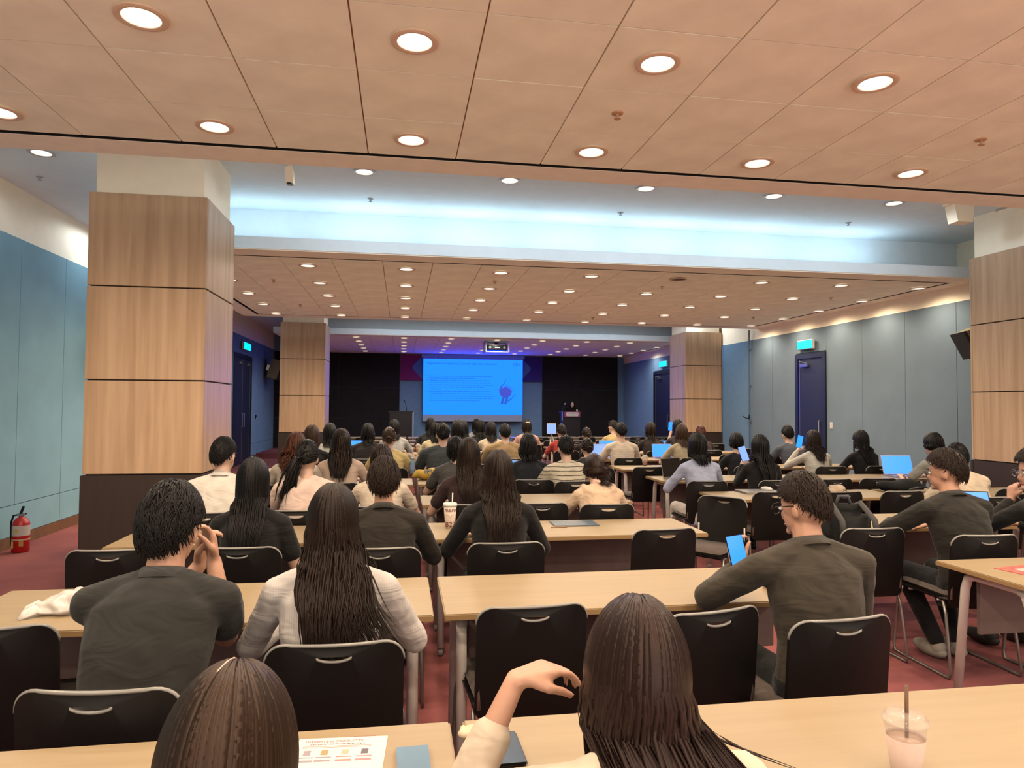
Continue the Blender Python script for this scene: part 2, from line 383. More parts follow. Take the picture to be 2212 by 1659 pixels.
# ------------------------------------------------------------------ downlights
_ring = MB().lathe([(.082, .004), (.082, -.004), (.098, -.008), (.112, -.003), (.112, .004)], 28, cap0=False, cap1=False).mesh('trim_ring', M['lamptrim'], 'angle')
_ringw = MB().lathe([(.082, .004), (.082, -.004), (.098, -.008), (.112, -.003), (.112, .004)], 28, cap0=False, cap1=False).mesh('trim_ring', M['whiteplastic'], 'angle')
_cone = MB().lathe([(.083, -.002), (.062, .011)], 28, cap0=False, cap1=False).mesh('reflector', M['reflector'], True)
_lens = MB().lathe([(.064, .0095), (.030, .0085), (.0005, .008)], 24, cap0=False, cap1=False).mesh('lens', M['lamp'], True)
_lensf = MB().lathe([(.064, .0095), (.030, .0085), (.0005, .008)], 24, cap0=False, cap1=False).mesh('lens', M['lampfar'], True)
def downlight(x, y, z, label, grp, watt=0, white=False, far=False):
    t = thing('downlight', label, 'ceiling light', (x, y, z), 0, grp)
    t.location.z = z-.0135
    link('trim_ring', _ringw if white else _ring, t); link('reflector', _cone, t); link('lens', _lensf if far else _lens, t)
    if watt:
        ld = bpy.data.lights.new('lamp_light', 'SPOT'); ld.energy = watt; ld.color = (.80, .90, 1.0) if white else ((1.0, .93, .84) if y > 16 else WARM)
        ld.spot_size = math.radians(179 if white else 172); ld.spot_blend = 0.3 if white else 0.75; ld.shadow_soft_size = 0.07
        lo = bpy.data.objects.new('lamp_light', ld); C.objects.link(lo); lo.parent = t; lo.location = (0, 0, -.02)
LX = [0.04+1.19*k for k in range(-2, 7)]
for zi, (rows, nm) in enumerate((([-1.56, -.37, .80, 1.99, 3.18, 4.38], 'near'), ([8.60, 9.80, 10.94, 12.07, 13.29], 'middle'), ([17.5, 18.64, 19.76, 20.86, 22.0], 'far'))):
    for j, y in enumerate(rows):
        for i, x in enumerate(LX):
            if zi == 0 and y < 2.5 and (i % 2): continue
            if zi == 1 and j == 0 and i == 5: continue      # a round grille stands in this place
            off = (zi == 2 and j >= 2 and 2 <= i <= 5)
            wt = E_DOWN*(1.5 if zi == 0 and y < 2.5 else 1) if zi == 0 else (E_DOWN*.95 if zi == 1 else 0)
            if zi == 2 and j < 4 and (i+j) % 2 == 0: wt = 40
            downlight(x, y, ZC, f'{ORD[i+1]} downlight from the left in the {ORD[j+1]} row of the {nm} tiled ceiling',
                      f'downlights of the {nm} ceiling', wt, far=zi > 0)
for i in range(6):  # downlights added to brighten the fascia of the farther trough
    downlight(-.39+1.445*i, 15.4, ZU+.0005, f'{ORD[i+1]} added white downlight from the left in the farther raised trough', 'added downlights of the farther trough', E_TROUGH*1.6, True)
for yy_, nm_ in ((9.5, 'nearer'), (12.2, 'farther')):  # cool downlights added out of view to light the left wall
    downlight(-3.52, yy_, ZU+.0005, nm_+' added white downlight in the raised strip along the left wall', 'added downlights along the left wall', E_TROUGH*1.3, True)
downlight(-3.28, 6.8, ZU+.0005, 'added white downlight in the raised ceiling left of the near left column', 'downlights of the raised trough', E_TROUGH, True)  # also added for the left wall
for i in range(6):
    downlight(-.39+1.445*i, 6.8, ZU+.0005, f'{ORD[i+1]} white downlight from the left in the raised trough ceiling', 'downlights of the raised trough', E_TROUGH, True)
g = thing('ceiling_speaker', 'round brown ceiling speaker grille in the middle tiled ceiling', 'speaker', (3.61, 8.60, ZC-.0135))
MB().lathe([(.10, .004), (.10, -.004), (.112, -.006), (.112, .004)], 24, cap0=False, cap1=False).build('trim_ring', M['lamptrim'], g)
MB().lathe([(.1, .003), (.05, -.002), (.001, -.003)], 24, cap0=False).build('grille', mat('speaker_grille_brown', (.16, .08, .04), .8, noise=.5, nscale=120), g)
# sprinklers
def sprinkler(x, y, z, label, m):
    t = thing('sprinkler', label, 'sprinkler', (x, y, z-.0005), 0, 'ceiling sprinklers')
    MB().lathe([(.035, 0), (.033, -.006), (.016, -.010)], 16).build('cover_plate', m, t)
    MB().lathe([(.010, -.009), (.008, -.03), (.02, -.032), (.02, -.036)], 12).build('head', m, t)
mb_ = mat('sprinkler_brown', (.50, .28, .15), .6, k=1); mw_ = mat('sprinkler_white', (.55, .6, .65), .5)
for k, (x, y) in enumerate(((1.22, 3.79), (3.61, 3.77))):
    sprinkler(x, y, ZC, ('left' if k == 0 else 'right')+' small brown sprinkler in the near tiled ceiling', mb_)
for k, (x, y) in enumerate(((-3.66, 7.57), (-.37, 7.72), (2.53, 7.74), (5.44, 7.66))):
    sprinkler(x, y, ZU, ORD[k+1]+' pale sprinkler from the left in the raised trough ceiling', mw_)
for k, (px, py) in enumerate(((591, 604), (649, 658), (1069, 607), (1430, 619), (1281, 686), (1795, 643), (1627, 685))):
    p = atz(px, py, ZC); sprinkler(p.x, p.y, ZC, ORD[k+1]+' tiny brown sprinkler of the middle tiled ceiling counting from the left', mb_)

# cove tubes hidden behind the ledge of the middle ceiling
cb = [-2.62, -1.05, .18, 1.40, 2.62, 3.85, 5.10, 6.36]
for k in range(7):
    x0, x1 = cb[k]+.07, cb[k+1]-.07
    t = thing('cove_lamp', f'{ORD[k+1]} cool white cove tube from the left behind the trough ledge', 'lamp', ((x0+x1)/2, 8.10, ZC+.141), 0, 'cove tubes of the trough')
    h = (x1-x0)/2
    MB().tube([(-h, 0, .022), (h, 0, .022)], .013, 8).build('tube', M['cove'], t, True)
    MB().box(-h, h, -.02, .02, .0, .008).build('batten', M['whiteplastic'], t)
    ld = bpy.data.lights.new('cove_light', 'AREA'); ld.shape = 'RECTANGLE'; ld.size = x1-x0; ld.size_y = .05; ld.energy = E_COVE; ld.color = COOL
    lo = bpy.data.objects.new('cove_light', ld); C.objects.link(lo); lo.parent = t; lo.location = (0, 0, .045); lo.rotation_euler = (PI, 0, 0)

# added weaker tubes behind the near ceiling edge, unseen, to brighten the column tops
for k in range(7):
    x0, x1 = cb[k]+.07, cb[k+1]-.07
    t = thing('cove_lamp', f'{ORD[k+1]} added dim cove tube from the left behind the near ceiling edge', 'lamp', ((x0+x1)/2, 4.80, ZC+.141), 0, 'added dim cove tubes of the trough')
    h = (x1-x0)/2
    MB().tube([(-h, 0, .022), (h, 0, .022)], .013, 8).build('tube', M['cove'], t, True)
    MB().box(-h, h, -.02, .02, .0, .008).build('batten', M['whiteplastic'], t)
    ld = bpy.data.lights.new('cove_light', 'AREA'); ld.shape = 'RECTANGLE'; ld.size = x1-x0; ld.size_y = .05; ld.energy = E_COVE*.7; ld.color = (1.0, .93, .82)
    lo = bpy.data.objects.new('cove_light', ld); C.objects.link(lo); lo.parent = t; lo.location = (0, 0, .045); lo.rotation_euler = (PI-.5, 0, 0)
# things hanging in the trough
t = thing('security_camera', 'small cream box camera hanging from the raised ceiling near the left column', 'camera', (-1.09, 6.79, ZU))
MB().box(-.02, .02, -.02, .02, -.05, 0).build('bracket', M['cream'], t)
MB().prism([(-.10, -.04), (.10, -.04), (.07, -.17), (-.02, -.17)], -.035, .035, axis='x').build('housing', M['cream'], t)
MB().box(-.02, .02, -.035, .03, -.185, -.171).build('window', M['blackgloss'], t)
t = thing('wall_box', 'cream junction box hanging from the raised ceiling by the right column', 'junction box', (6.14, 6.72, ZU))
MB().box(-.16, .02, -.06, .06, -.03, 0).build('bracket', M['cream'], t)
MB().prism([(-.12, -.03), (.13, -.03), (.11, -.22), (-.08, -.22)], -.07, .07).build('housing', M['cream'], t)

# conduit on the right wall
t = thing('conduit_pipe', 'thin vertical conduit on the right wall beside the far right column', 'pipe', (XR-.06, 14.08, 0))
MB().tube([(0, 0, .0), (0, 0, ZC)], .016, 10).build('pipe', mat('conduit_dark', (.10, .13, .16), .5), t)
MB().tube([(0, .0, 1.28), (-.05, .06, 1.30), (-.09, .12, 1.34)], .012, 6).build('hook', M['black'], t)
MB().tube([(0, .0, 1.28), (-.05, -.06, 1.30), (-.05, -.09, 1.38)], .012, 6).build('hook', M['black'], t)
for z in (.4, 1.2, 2.0, 2.8): MB().box(-.022, .036, -.022, .022, z, z+.03).build('clip', M['steel'], t)

# outlets and switches
t = thing('power_outlet', 'white double power outlet low on the left wall', 'outlet', (XL+.019, 9.62, .32))
MB().bbox(0, .008, -.04, .04, -.06, .06, .003).build('plate', M['whiteplastic'], t)
for z in (-.028, .028): MB().box(.008, .010, -.016, .016, z-.014, z+.014).build('socket', M['black'], t)
t = thing('light_switch', 'white light switch plate on the right wall beside the near door', 'switch', (XR-.019, 11.22, 1.22))
MB().bbox(-.008, 0, -.04, .04, -.06, .06, .003).build('plate', M['whiteplastic'], t)
MB().bbox(-.013, -.008, -.022, .022, -.04, .04, .002).build('rocker', M['paper'], t)
t = thing('door_controller', 'small dark door control on the left wall beside the double door', 'switch', (XL+.019, 20.15, 1.18))
MB().bbox(0, .02, -.05, .05, -.06, .06, .004).build('plate', M['black'], t)
MB().box(.02, .023, -.03, .03, -.05, -.02).build('button', M['whiteplastic'], t)

# wall speakers
def speaker(label, loc, rz, s=1.0, tilt=0.0):
    t = thing('wall_speaker', label, 'speaker', loc, rz, 'wall speakers', s)
    MB().prism([(-.17, 0), (.17, 0), (.25, .22), (-.25, .22)], -.21, .21, axis='z').build('cabinet', M['beigespk'], t)
    MB().prism([(-.26, .221), (.26, .221), (.24, .255), (-.24, .255)], -.22, .22, axis='z').build('grille', mat('speaker_grille_black', (.008, .008, .010), .9, bump=.5, bscale=500), t)
    MB().box(-.05, .05, -.06, 0, -.06, .06).build('bracket', M['steel'], t)
    t.rotation_euler.x = tilt
speaker('beige wall speaker on the left wall half behind the near left column', (XL+.14, 9.95, 2.24), -PI/2+.12, 1.15, -.12)
speaker('beige wall speaker on the left wall beside the far double door', (XL+.16, 21.3, 2.62), -PI/2+.15, 1.35, -.28)
speaker('beige and black wall speaker on the right wall behind the near right column', (XR-.08, 7.95, 2.46), PI/2-.35, .85, -.45)
# ------------------------------------------------------------------ stage furniture
def stage_things():
    # projection screen
    t = thing('projection_screen', 'large white projection screen showing a bright blue slide', 'screen', (2.345, 22.72, 0))
    X0, X1, Z0, Z1 = -1.66, 1.66, 1.01, 3.20
    MB().box(X0, X1, -.004, .004, Z0, Z1).build('cloth', M['screencloth'], t)
    MB().bbox(X0-.06, X1+.06, -.06, .06, Z1-.09, Z1+.03, .01).build('case', M['bluecase'], t)
    MB().box(X0-.02, X1+.02, -.014, .014, Z0-.03, Z0).build('bottom_bar', M['black'], t)
    s = MB().box(X0, X1, -.010, -.0045, 1.235, 3.075).build('slide_image', M['screenimg'], t)
    y = -.0125; r90 = (PI/2, 0, 0)
    text_mesh('slide_title', 'Regulations on Supporting Cosmetic Ingredient Innovation', .098, M['slideink'], s, (X0+.12, y, 2.90), r90, .0004, 'LEFT')
    text_mesh('slide_logo', 'CiRS', .115, M['slideink'], s, (X1-.10, y, 2.895), r90, .0004, 'RIGHT')
    rnd = random.Random(3)
    b = MB(); dots = MB()
    lines = [(2.50, .97, 1), (2.425, .72, 0), (2.35, .95, 1), (2.275, .96, 0), (2.205, 1.0, 0), (2.135, .85, 0), (2.065, .18, 0),
             (1.985, .94, 1), (1.91, .97, 0), (1.835, 1.0, 0), (1.765, 1.0, 0), (1.69, .78, 0)]
    for z, L, bullet in lines:
        x = X0+.20; end = X0+.20+2.13*L
        while x < end:
            wd = rnd.uniform(.04, .16); b.box(x, min(x+wd, end), y, y+.001, z, z+.028*rnd.uniform(.75, 1.1)); x += wd+.022
        if bullet: dots.box(X0+.125, X0+.145, y, y+.001, z+.008, z+.028)
    b.build('slide_body_text', M['slidefaint'], s); dots.build('slide_bullets', M['slideink'], s)
    # drawing on the slide: a rounded cluster on two stems with sprigs
    d = MB(); cx, cz = 1.08, 1.98
    d.prism([(cx+.21*math.cos(a)*(1+.06*math.sin(5*a)), cz+.17*math.sin(a)*(1+.05*math.cos(4*a))) for a in [2*PI*k/24 for k in range(24)]], y-.001, y)
    for k in range(9):
        a = .2+k*.30; d.prism([(cx+.2*math.cos(a), cz+.16*math.sin(a)), (cx+.34*math.cos(a+.06), cz+.30*math.sin(a+.06)), (cx+.2*math.cos(a+.16), cz+.16*math.sin(a+.16))], y-.001, y)
    d.build('slide_drawing', M['slidepurple'], s)
    d = MB()
    for x in (-.11, .01): d.prism([(cx+x-.06, 1.60), (cx+x+.03, 1.60), (cx+x+.10, 1.86), (cx+x+.02, 1.86)], y-.001, y)
    d.tube([(cx-.17, y-.001, 2.06), (cx-.15, y-.001, 2.18), (cx-.05, y-.001, 2.28), (cx+.0, y-.001, 2.40), (cx+.05, y-.001, 2.47)], [.03, .022, .014, .009, .004], 6, flat=1)
    d.tube([(cx+.08, y-.001, 1.70), (cx+.18, y-.001, 1.76), (cx+.28, y-.001, 1.87), (cx+.36, y-.001, 1.91)], [.03, .02, .01, .005], 6)
    for v in range(len(d.v)): d.v[v] = (d.v[v][0], y-.001+(d.v[v][1]-y)*.02, d.v[v][2])
    d.build('slide_drawing_stems', M['slideblue'], s)
    # banner behind the screen
    t = thing('stage_banner', 'magenta and navy banner hung behind the projection screen', 'banner', (2.32, 22.84, 0))
    ban = MB().box(-2.38, 0, -.004, .004, 2.36, 3.22).build('magenta_half', mat('banner_magenta', (.28, .006, .16), .8), t)
    MB().box(0, 2.38, -.004, .004, 2.36, 3.22).build('navy_half', mat('banner_navy', (.045, .015, .26), .8), t)
    sh = mat('banner_pale_blue', (.10, .22, .50), .8)
    for s_ in (-1, 1):
        pts = [(0, 3.20), (s_*1.65, 3.20), (s_*1.80, 3.02), (s_*1.96, 2.86), (s_*1.985, 2.79), (s_*1.96, 2.72), (s_*1.80, 2.55), (s_*1.65, 2.38), (0, 2.38)]
        MB().prism(pts, -.0075, -.0045).build('pale_shape', sh, t)
        c = MB()
        for zc in (3.06, 2.51): c.lathe([(.10, -.0062), (.13, -.0062), (.13, -.0045), (.10, -.0045)], 20, cap0=False, cap1=False, T=Matrix.Translation((s_*1.86, 0, zc)) @ Matrix.Rotation(PI/2, 4, 'X') @ Matrix.Translation((0, 0, .0115)))
        c.build('ring_motif', mat('banner_ring', (.24, .03, .22), .8) if s_ < 0 else mat('banner_ring2', (.03, .03, .30), .8), t)
    # lecterns
    dk = mat('lectern_dark_wood', (.010, .007, .012), .4, noise=.2)
    p = at(866, 888, 21.4)
    t = thing('lectern', 'unused dark lectern with a gooseneck microphone left of the screen', 'lectern', (p.x, p.y, .15))
    h = p.z-.15
    MB().bbox(-.34, .34, -.22, .22, 0, h-.05, .01).build('body', dk, t)
    MB().bbox(-.38, .38, -.25, .25, h-.05, h, .01).build('top', dk, t)
    MB().tube([(.18, 0, h), (.17, .0, h+.15), (.11, -.02, h+.30)], .007, 6).build('gooseneck', M['blackgloss'], t)
    MB().tube([(.11, -.02, h+.30), (.085, -.025, h+.36)], .016, 8).build('microphone', M['blackgloss'], t)
    MB().box(.36, .385, -.255, -.25, .1, h-.02).build('edge_trim', M['paper'], t)
    p = at(1232, 889, 20.9)
    t = thing('lectern', 'dark lectern with a pink and white sign where the speaker stands', 'lectern', (p.x, p.y, .15))
    h = p.z-.15
    MB().bbox(-.27, .27, -.2, .2, 0, h-.05, .01).build('body', dk, t)
    MB().bbox(-.31, .31, -.24, .24, h-.05, h, .01).build('top', dk, t)
    MB().box(-.325, -.31, -.25, -.235, h-.28, h).build('edge_trim', M['paper'], t)
    MB().box(-.25, .25, -.262, -.242, h-.16, h-.005).build('sign_board', mat('sign_pink', (.38, .05, .18), .7), t)
    MB().prism([(-.20, h-.08), (-.18, h-.02), (.18, h-.02), (.20, h-.08), (.18, h-.145), (-.18, h-.145)], -.266, -.2625).build('sign_plate', M['paper'], t)
    l = MB()
    for z, w_ in ((h-.055, .30), (h-.105, .20)):
        x = -w_/2
        while x < w_/2: l.box(x, x+.03, -.268, -.2662, z-.008, z+.008); x += .042
    l.build('sign_lettering', mat('sign_grey', (.35, .3, .36), .7), t)
    MB().tube([(-.22, .05, h), (-.23, .04, h+.12), (-.18, .0, h+.22)], .007, 6).build('gooseneck', M['blackgloss'], t)
    MB().tube([(-.18, .0, h+.22), (-.165, -.01, h+.26)], .015, 8).build('microphone', M['whiteplastic'], t)
    z = h+.15
    t2 = thing('laptop', 'dark laptop open on the lectern in front of the speaker', 'laptop', (p.x, p.y+.05, p.z+.001))
    MB().bbox(-.17, .17, -.11, .11, 0, .016, .004).build('base', M['black'], t2)
    MB().bbox(-.17, .17, -.008, .008, 0, .13, .004, T=Matrix.Translation((0, -.118, .012)) @ Matrix.Rotation(.25, 4, 'X')).build('lid', M['black'], t2)
    # projector
    p = at(1072, 748, 17.9)
    t = thing('projector', 'ceiling projector in a pale cage hanging before the screen', 'projector', (p.x, p.y, 0))
    zt = p.z
    MB().bbox(-.27, .27, -.2, .2, zt-.115, zt+.03, .02).build('body', M['blackgloss'], t)
    MB().lathe([(.05, 0), (.055, -.05), (.03, -.06)], 16, T=Matrix.Translation((.16, .2, zt-.05)) @ Matrix.Rotation(-PI/2, 4, 'X')).build('lens', M['black'], t)
    pale = mat('projector_cage_paint', (.60, .66, .78), .4)
    c = MB(); 
    for sx in (-.30, .30):
        c.box(sx-.012, sx+.012, -.25, -.225, zt-.16, zt+.11); c.box(sx-.012, sx+.012, .225, .25, zt-.16, zt+.11)
    c.box(-.31, .31, -.25, .25, zt-.175, zt-.158); c.box(-.31, .31, -.25, -.225, zt+.09, zt+.125); c.box(-.31, .31, .225, .25, zt+.09, zt+.125)
    c.build('cage', pale, t)
    MB().box(-.05, .05, -.05, .05, zt+.03, ZC).build('mount', M['black'], t)
    for x in (-.19, .19): MB().lathe([(.03, 0), (.034, .003)], 12, T=Matrix.Translation((x, -.2, zt-.045)) @ Matrix.Rotation(PI/2, 4, 'X')).build('vent', M['steel'], t)
    MB().box(-.06, .06, -.203, -.2005, zt-.06, zt-.045).build('nameplate', M['paper'], t)
stage_things()

# ------------------------------------------------------------------ desks
DL, DD, DZ = 1.785, 0.60, 0.72
def make_desk():
    t = thing('training_table', 'x', 'desk')
    m = MB().bbox(0, DL, 0, DD, DZ-.026, DZ, .004)
    top = m.build('tabletop', [M['desk']], t)
    e = MB(); e.box(.002, DL-.002, -.0015, .0005, DZ-.023, DZ-.004); e.box(-.0015, .0005, .003, DD-.003, DZ-.023, DZ-.004); e.box(DL-.0005, DL+.0015, .003, DD-.003, DZ-.023, DZ-.004)
    e.build('edge_band', M['deskedge'], top)
    MB().bbox(.14, DL-.14, .47, .488, .36, .67, .004).build('modesty_panel', M['modesty'], t)
    for sx in (.075, DL-.075):
        f = MB().tube([(sx, .065, .05), (sx, .115, .60), (sx, .135, .655), (sx, .18, .672), (sx, .42, .672), (sx, .465, .655), (sx, .485, .60), (sx, .545, .05)], .022, 10)
        f.box(sx-.03, sx+.03, .16, .44, .672, DZ-.0265)
        lf = f.build('leg_frame', M['legpaint'], t, True)
        for y in (.065, .545):
            MB().lathe([(.022, -.014), (.024, 0), (.022, .014)], 12, T=Matrix.Translation((sx, y, .025)) @ Matrix.Rotation(PI/2, 4, 'Y')).build('caster', M['rim'], lf)
    return t
ROWS = [1.19, 2.69, 4.19, 5.65]+[5.65+1.465*k for k in range(1, 9)]
COLX = [-1.655, 0.175, 2.83, 4.66]
desk0 = make_desk()
side = ['leftmost', 'second from left', 'just right of the aisle', 'rightmost']
nd = 0
DESK = {}
for r, y in enumerate(ROWS):
    for c, x in enumerate(COLX):
        if r == 0 and c == 3: continue
        if r in (0,) and c == 2: continue
        o = desk0 if nd == 0 else copy_tree(desk0)
        if r == 1 and c == 3: pass
        dx = random.uniform(-.012, .012) if r > 3 else 0
        o.location = (x+dx, y+(random.uniform(-.03, .03) if r > 3 else 0), 0)
        if r == 0 and c == 1:      # the nearest middle desk
            o.location = (.165, 1.19, 0)
        o['label'] = f'maple training table, {side[c]} in the {ORD[r+1]} row from the camera'
        o['group'] = 'maple training tables in rows'
        DESK[(r, c)] = o; nd += 1
# second right-hand desk joins the first row beside the cup
o = copy_tree(desk0); o.location = (.165+DL+.03, 1.19, 0); o['label'] = 'maple training table at the right picture edge in the row nearest the camera'; o['group'] = 'maple training tables in rows'

# ------------------------------------------------------------------ chairs
CW, CT = .205, .815
def chair_meshes():
    # back shell: rounded plate with crescent grip, curved
    def rr(w_, z0, z1, r0, r1, n=6):
        pts = []
        for cx, cz, r, a0 in ((w_-r1, z1-r1, r1, 0), (-w_+r1, z1-r1, r1, PI/2), (-w_+r0, z0+r0, r0, PI), (w_-r0, z0+r0, r0, 1.5*PI)):
            for k in range(n+1):
                a = a0+PI/2*k/n; pts.append((cx+r*math.cos(a), cz+r*math.sin(a)))
        return pts
    out = rr(CW, .40, CT, .05, .062)
    hw, hz = .052, CT-.032
    hole = [(hw*math.cos(a), hz+.004) for a in np.linspace(0, PI, 9)][::1]
    hole = [(-hw+2*hw*k/8, hz) for k in range(9)]+[(hw*math.cos(a), hz-.016*math.sin(a)) for a in np.linspace(0, PI, 11)[1:-1]]
    def inside(p, poly):
        x, y = p; c = False
        for i in range(len(poly)):
            x1, y1 = poly[i]; x2, y2 = poly[i-1]
            if (y1 > y) != (y2 > y) and x < (x2-x1)*(y-y1)/(y2-y1)+x1: c = not c
        return c
    grid = [(x, z) for x in np.linspace(-.17, .17, 9) for z in np.linspace(.44, .76, 6) if inside((x, z), out) and abs(z-hz) > .03]
    vs = [Vector(p) for p in out+hole+grid]
    no, nh = len(out), len(hole)
    ed = [(i, (i+1) % no) for i in range(no)]+[(no+i, no+(i+1) % nh) for i in range(nh)]
    V, E_, F_, *_ = delaunay_2d_cdt(vs, ed, [], 0, 1e-6)
    tris = [f for f in F_ if (lambda c: inside(c, out) and not inside(c, hole))((sum(V[i][0] for i in f)/3, sum(V[i][1] for i in f)/3))]
    def bend(x, z):
        t = (z-.40)/(CT-.40); return -.225-.055*t+.9*x*x*(.5+.5*t)
    m = MB(); n = len(V)
    vv = [(p[0], bend(*p), p[1]) for p in V]+[(p[0], bend(*p)-.013, p[1]) for p in V]
    fs = [tuple(f) for f in tris]+[tuple(i+n for i in f[::-1]) for f in tris]
    cnt = {}
    for f in tris:
        for i in range(3):
            a, b = f[i], f[(i+1) % 3]; cnt[(a, b)] = cnt.get((a, b), 0)+1
    for (a, b) in list(cnt):
        if (b, a) not in cnt: fs.append((a, b, b+n, a+n))
    m.add(vv, fs)
    back = m.mesh('backrest', M['black'], 'angle')
    # pale tubes painting the highlights on the top edge and grip lip
    top = [(x, z) for x, z in out if z > .62]
    top = sorted(top[:7], key=lambda p: p[1])+[(x, CT) for x in np.linspace(.12, -.12, 7)]+[p for p in out[7:14]]
    tr = MB().tube([(x, bend(x, z)-.0065, z+.001) for x, z in top], .0055, 6)
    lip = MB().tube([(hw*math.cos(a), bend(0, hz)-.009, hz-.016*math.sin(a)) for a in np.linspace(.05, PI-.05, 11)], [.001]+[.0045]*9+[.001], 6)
    seat = MB().bbox(-.205, .205, -.20, .22, .425, .445, .009)
    pad = MB().bbox(-.195, .195, -.19, .21, .446, .475, .013, seg=3)
    def leg(s):
        x = s*.20
        return MB().tube([(x, .17, .425), (x+s*.012, .20, .36), (x+s*.02, .235, .05), (x+s*.02, .225, .012), (x+s*.02, .19, .010), (x+s*.02, -.20, .010),
                          (x+s*.02, -.235, .012), (x+s*.018, -.245, .05), (x+s*.008, -.20, .36), (x, -.17, .425)], .009, 8)
    br = MB().tube([(-.2, .12, .418), (.2, .12, .418)], .008, 6).tube([(-.2, -.12, .418), (.2, -.12, .418)], .008, 6)
    sup = MB().tube([(-.19, -.12, .43), (-.192, -.225, .45), (-.19, -.225, .60)], .009, 6).tube([(.19, -.12, .43), (.192, -.225, .45), (.19, -.225, .60)], .009, 6)
    return dict(backrest=back, back_highlight=tr.mesh('back_highlight', M['rim'], True), grip_highlight=lip.mesh('grip_highlight', M['rim'], True), seat_shell=seat.mesh('seat_shell', M['black']),
                seat_pad=pad.mesh('seat_pad', M['pad'], True), legl=leg(-1).mesh('sled_leg', M['chrome'], True), legr=leg(1).mesh('sled_leg', M['chrome'], True),
                brace=br.mesh('brace', M['chrome'], True), back_support=sup.mesh('back_support', M['chrome'], True))
CM = chair_meshes()
CHAIRS = []
def chair(x, y, rz=0.0, label=None, near=True):
    t = thing('stacking_chair', label or '?', 'chair', (x, y, 0), rz, 'black stacking chairs at the tables')
    b = link('backrest', CM['backrest'], t); link('back_highlight', CM['back_highlight'], b); link('grip_highlight', CM['grip_highlight'], b)
    s = link('seat_shell', CM['seat_shell'], t); link('seat_pad', CM['seat_pad'], s)
    link('sled_leg', CM['legl'], t); link('sled_leg', CM['legr'], t)
    if near: link('brace', CM['brace'], t); link('back_support', CM['back_support'], t)
    CHAIRS.append([t, x, y, label])
    return t
# ------------------------------------------------------------------ people
def cloth(name, col, stripe=None, rough=0.9, wr=0.25):
    m = bpy.data.materials.new(name); m.use_nodes = True; nt = m.node_tree; b = nt.nodes['Principled BSDF']
    col = tuple(c*ALB*1.05 for c in col)
    b.inputs['Roughness'].default_value = rough; b.inputs['Specular IOR Level'].default_value = 0.2; b.inputs['Sheen Weight'].default_value = 0.08
    tc = nt.nodes.new('ShaderNodeTexCoord'); n = nt.nodes.new('ShaderNodeTexNoise'); n.inputs['Scale'].default_value = 7; n.inputs['Detail'].default_value = 4
    nt.links.new(tc.outputs['Object'], n.inputs['Vector'])
    r = nt.nodes.new('ShaderNodeValToRGB'); r.color_ramp.elements[0].color = (*[c*.86 for c in col], 1); r.color_ramp.elements[1].color = (*[min(1, c*1.12) for c in col], 1)
    r.color_ramp.elements[0].position = .35; r.color_ramp.elements[1].position = .65
    nt.links.new(n.outputs['Fac'], r.inputs[0]); out = r.outputs[0]
    if stripe:
        axis, per, duty, c2 = stripe
        sp = nt.nodes.new('ShaderNodeSeparateXYZ'); nt.links.new(tc.outputs['Object'], sp.inputs[0])
        src = sp.outputs['XYZ'.index(axis)]
        a = nt.nodes.new('ShaderNodeMath'); a.operation = 'MULTIPLY'; a.inputs[1].default_value = 1/per; nt.links.new(src, a.inputs[0])
        if axis == 'Z':
            ad = nt.nodes.new('ShaderNodeMath'); ad.operation = 'MULTIPLY_ADD'; ad.inputs[1].default_value = .5; nt.links.new(n.outputs['Fac'], ad.inputs[0]); nt.links.new(a.outputs[0], ad.inputs[2]); a = ad
        fr = nt.nodes.new('ShaderNodeMath'); fr.operation = 'FRACT'; nt.links.new(a.outputs[0], fr.inputs[0])
        lt = nt.nodes.new('ShaderNodeMath'); lt.operation = 'LESS_THAN'; lt.inputs[1].default_value = duty; nt.links.new(fr.outputs[0], lt.inputs[0])
        mx = nt.nodes.new('ShaderNodeMix'); mx.data_type = 'RGBA'; nt.links.new(lt.outputs[0], mx.inputs[0]); nt.links.new(out, mx.inputs[6]); mx.inputs[7].default_value = (*c2, 1); out = mx.outputs[2]
    nt.links.new(out, b.inputs['Base Color'])
    n2 = nt.nodes.new('ShaderNodeTexNoise'); n2.inputs['Scale'].default_value = 9; n2.inputs['Detail'].default_value = 2; n2.inputs['Distortion'].default_value = 1.2
    mp = nt.nodes.new('ShaderNodeMapping'); mp.inputs['Scale'].default_value = (.6, .6, 1.6); nt.links.new(tc.outputs['Object'], mp.inputs[0]); nt.links.new(mp.outputs[0], n2.inputs['Vector'])
    bp = nt.nodes.new('ShaderNodeBump'); bp.inputs['Strength'].default_value = wr; bp.inputs['Distance'].default_value = .05
    nt.links.new(n2.outputs['Fac'], bp.inputs['Height']); nt.links.new(bp.outputs[0], b.inputs['Normal'])
    return m
def hairmat(name, col, rough=.42):
    m = bpy.data.materials.new(name); m.use_nodes = True; nt = m.node_tree; b = nt.nodes['Principled BSDF']
    b.inputs['Roughness'].default_value = rough; b.inputs['Specular IOR Level'].default_value = .13
    at_ = nt.nodes.new('ShaderNodeAttribute'); at_.attribute_name = 'shade'
    r = nt.nodes.new('ShaderNodeValToRGB'); r.color_ramp.elements[0].color = (*[c*.45 for c in col], 1); r.color_ramp.elements[1].color = (*[c*1.0 for c in col], 1)
    nt.links.new(at_.outputs['Fac'], r.inputs[0]); nt.links.new(r.outputs[0], b.inputs['Base Color'])
    return m
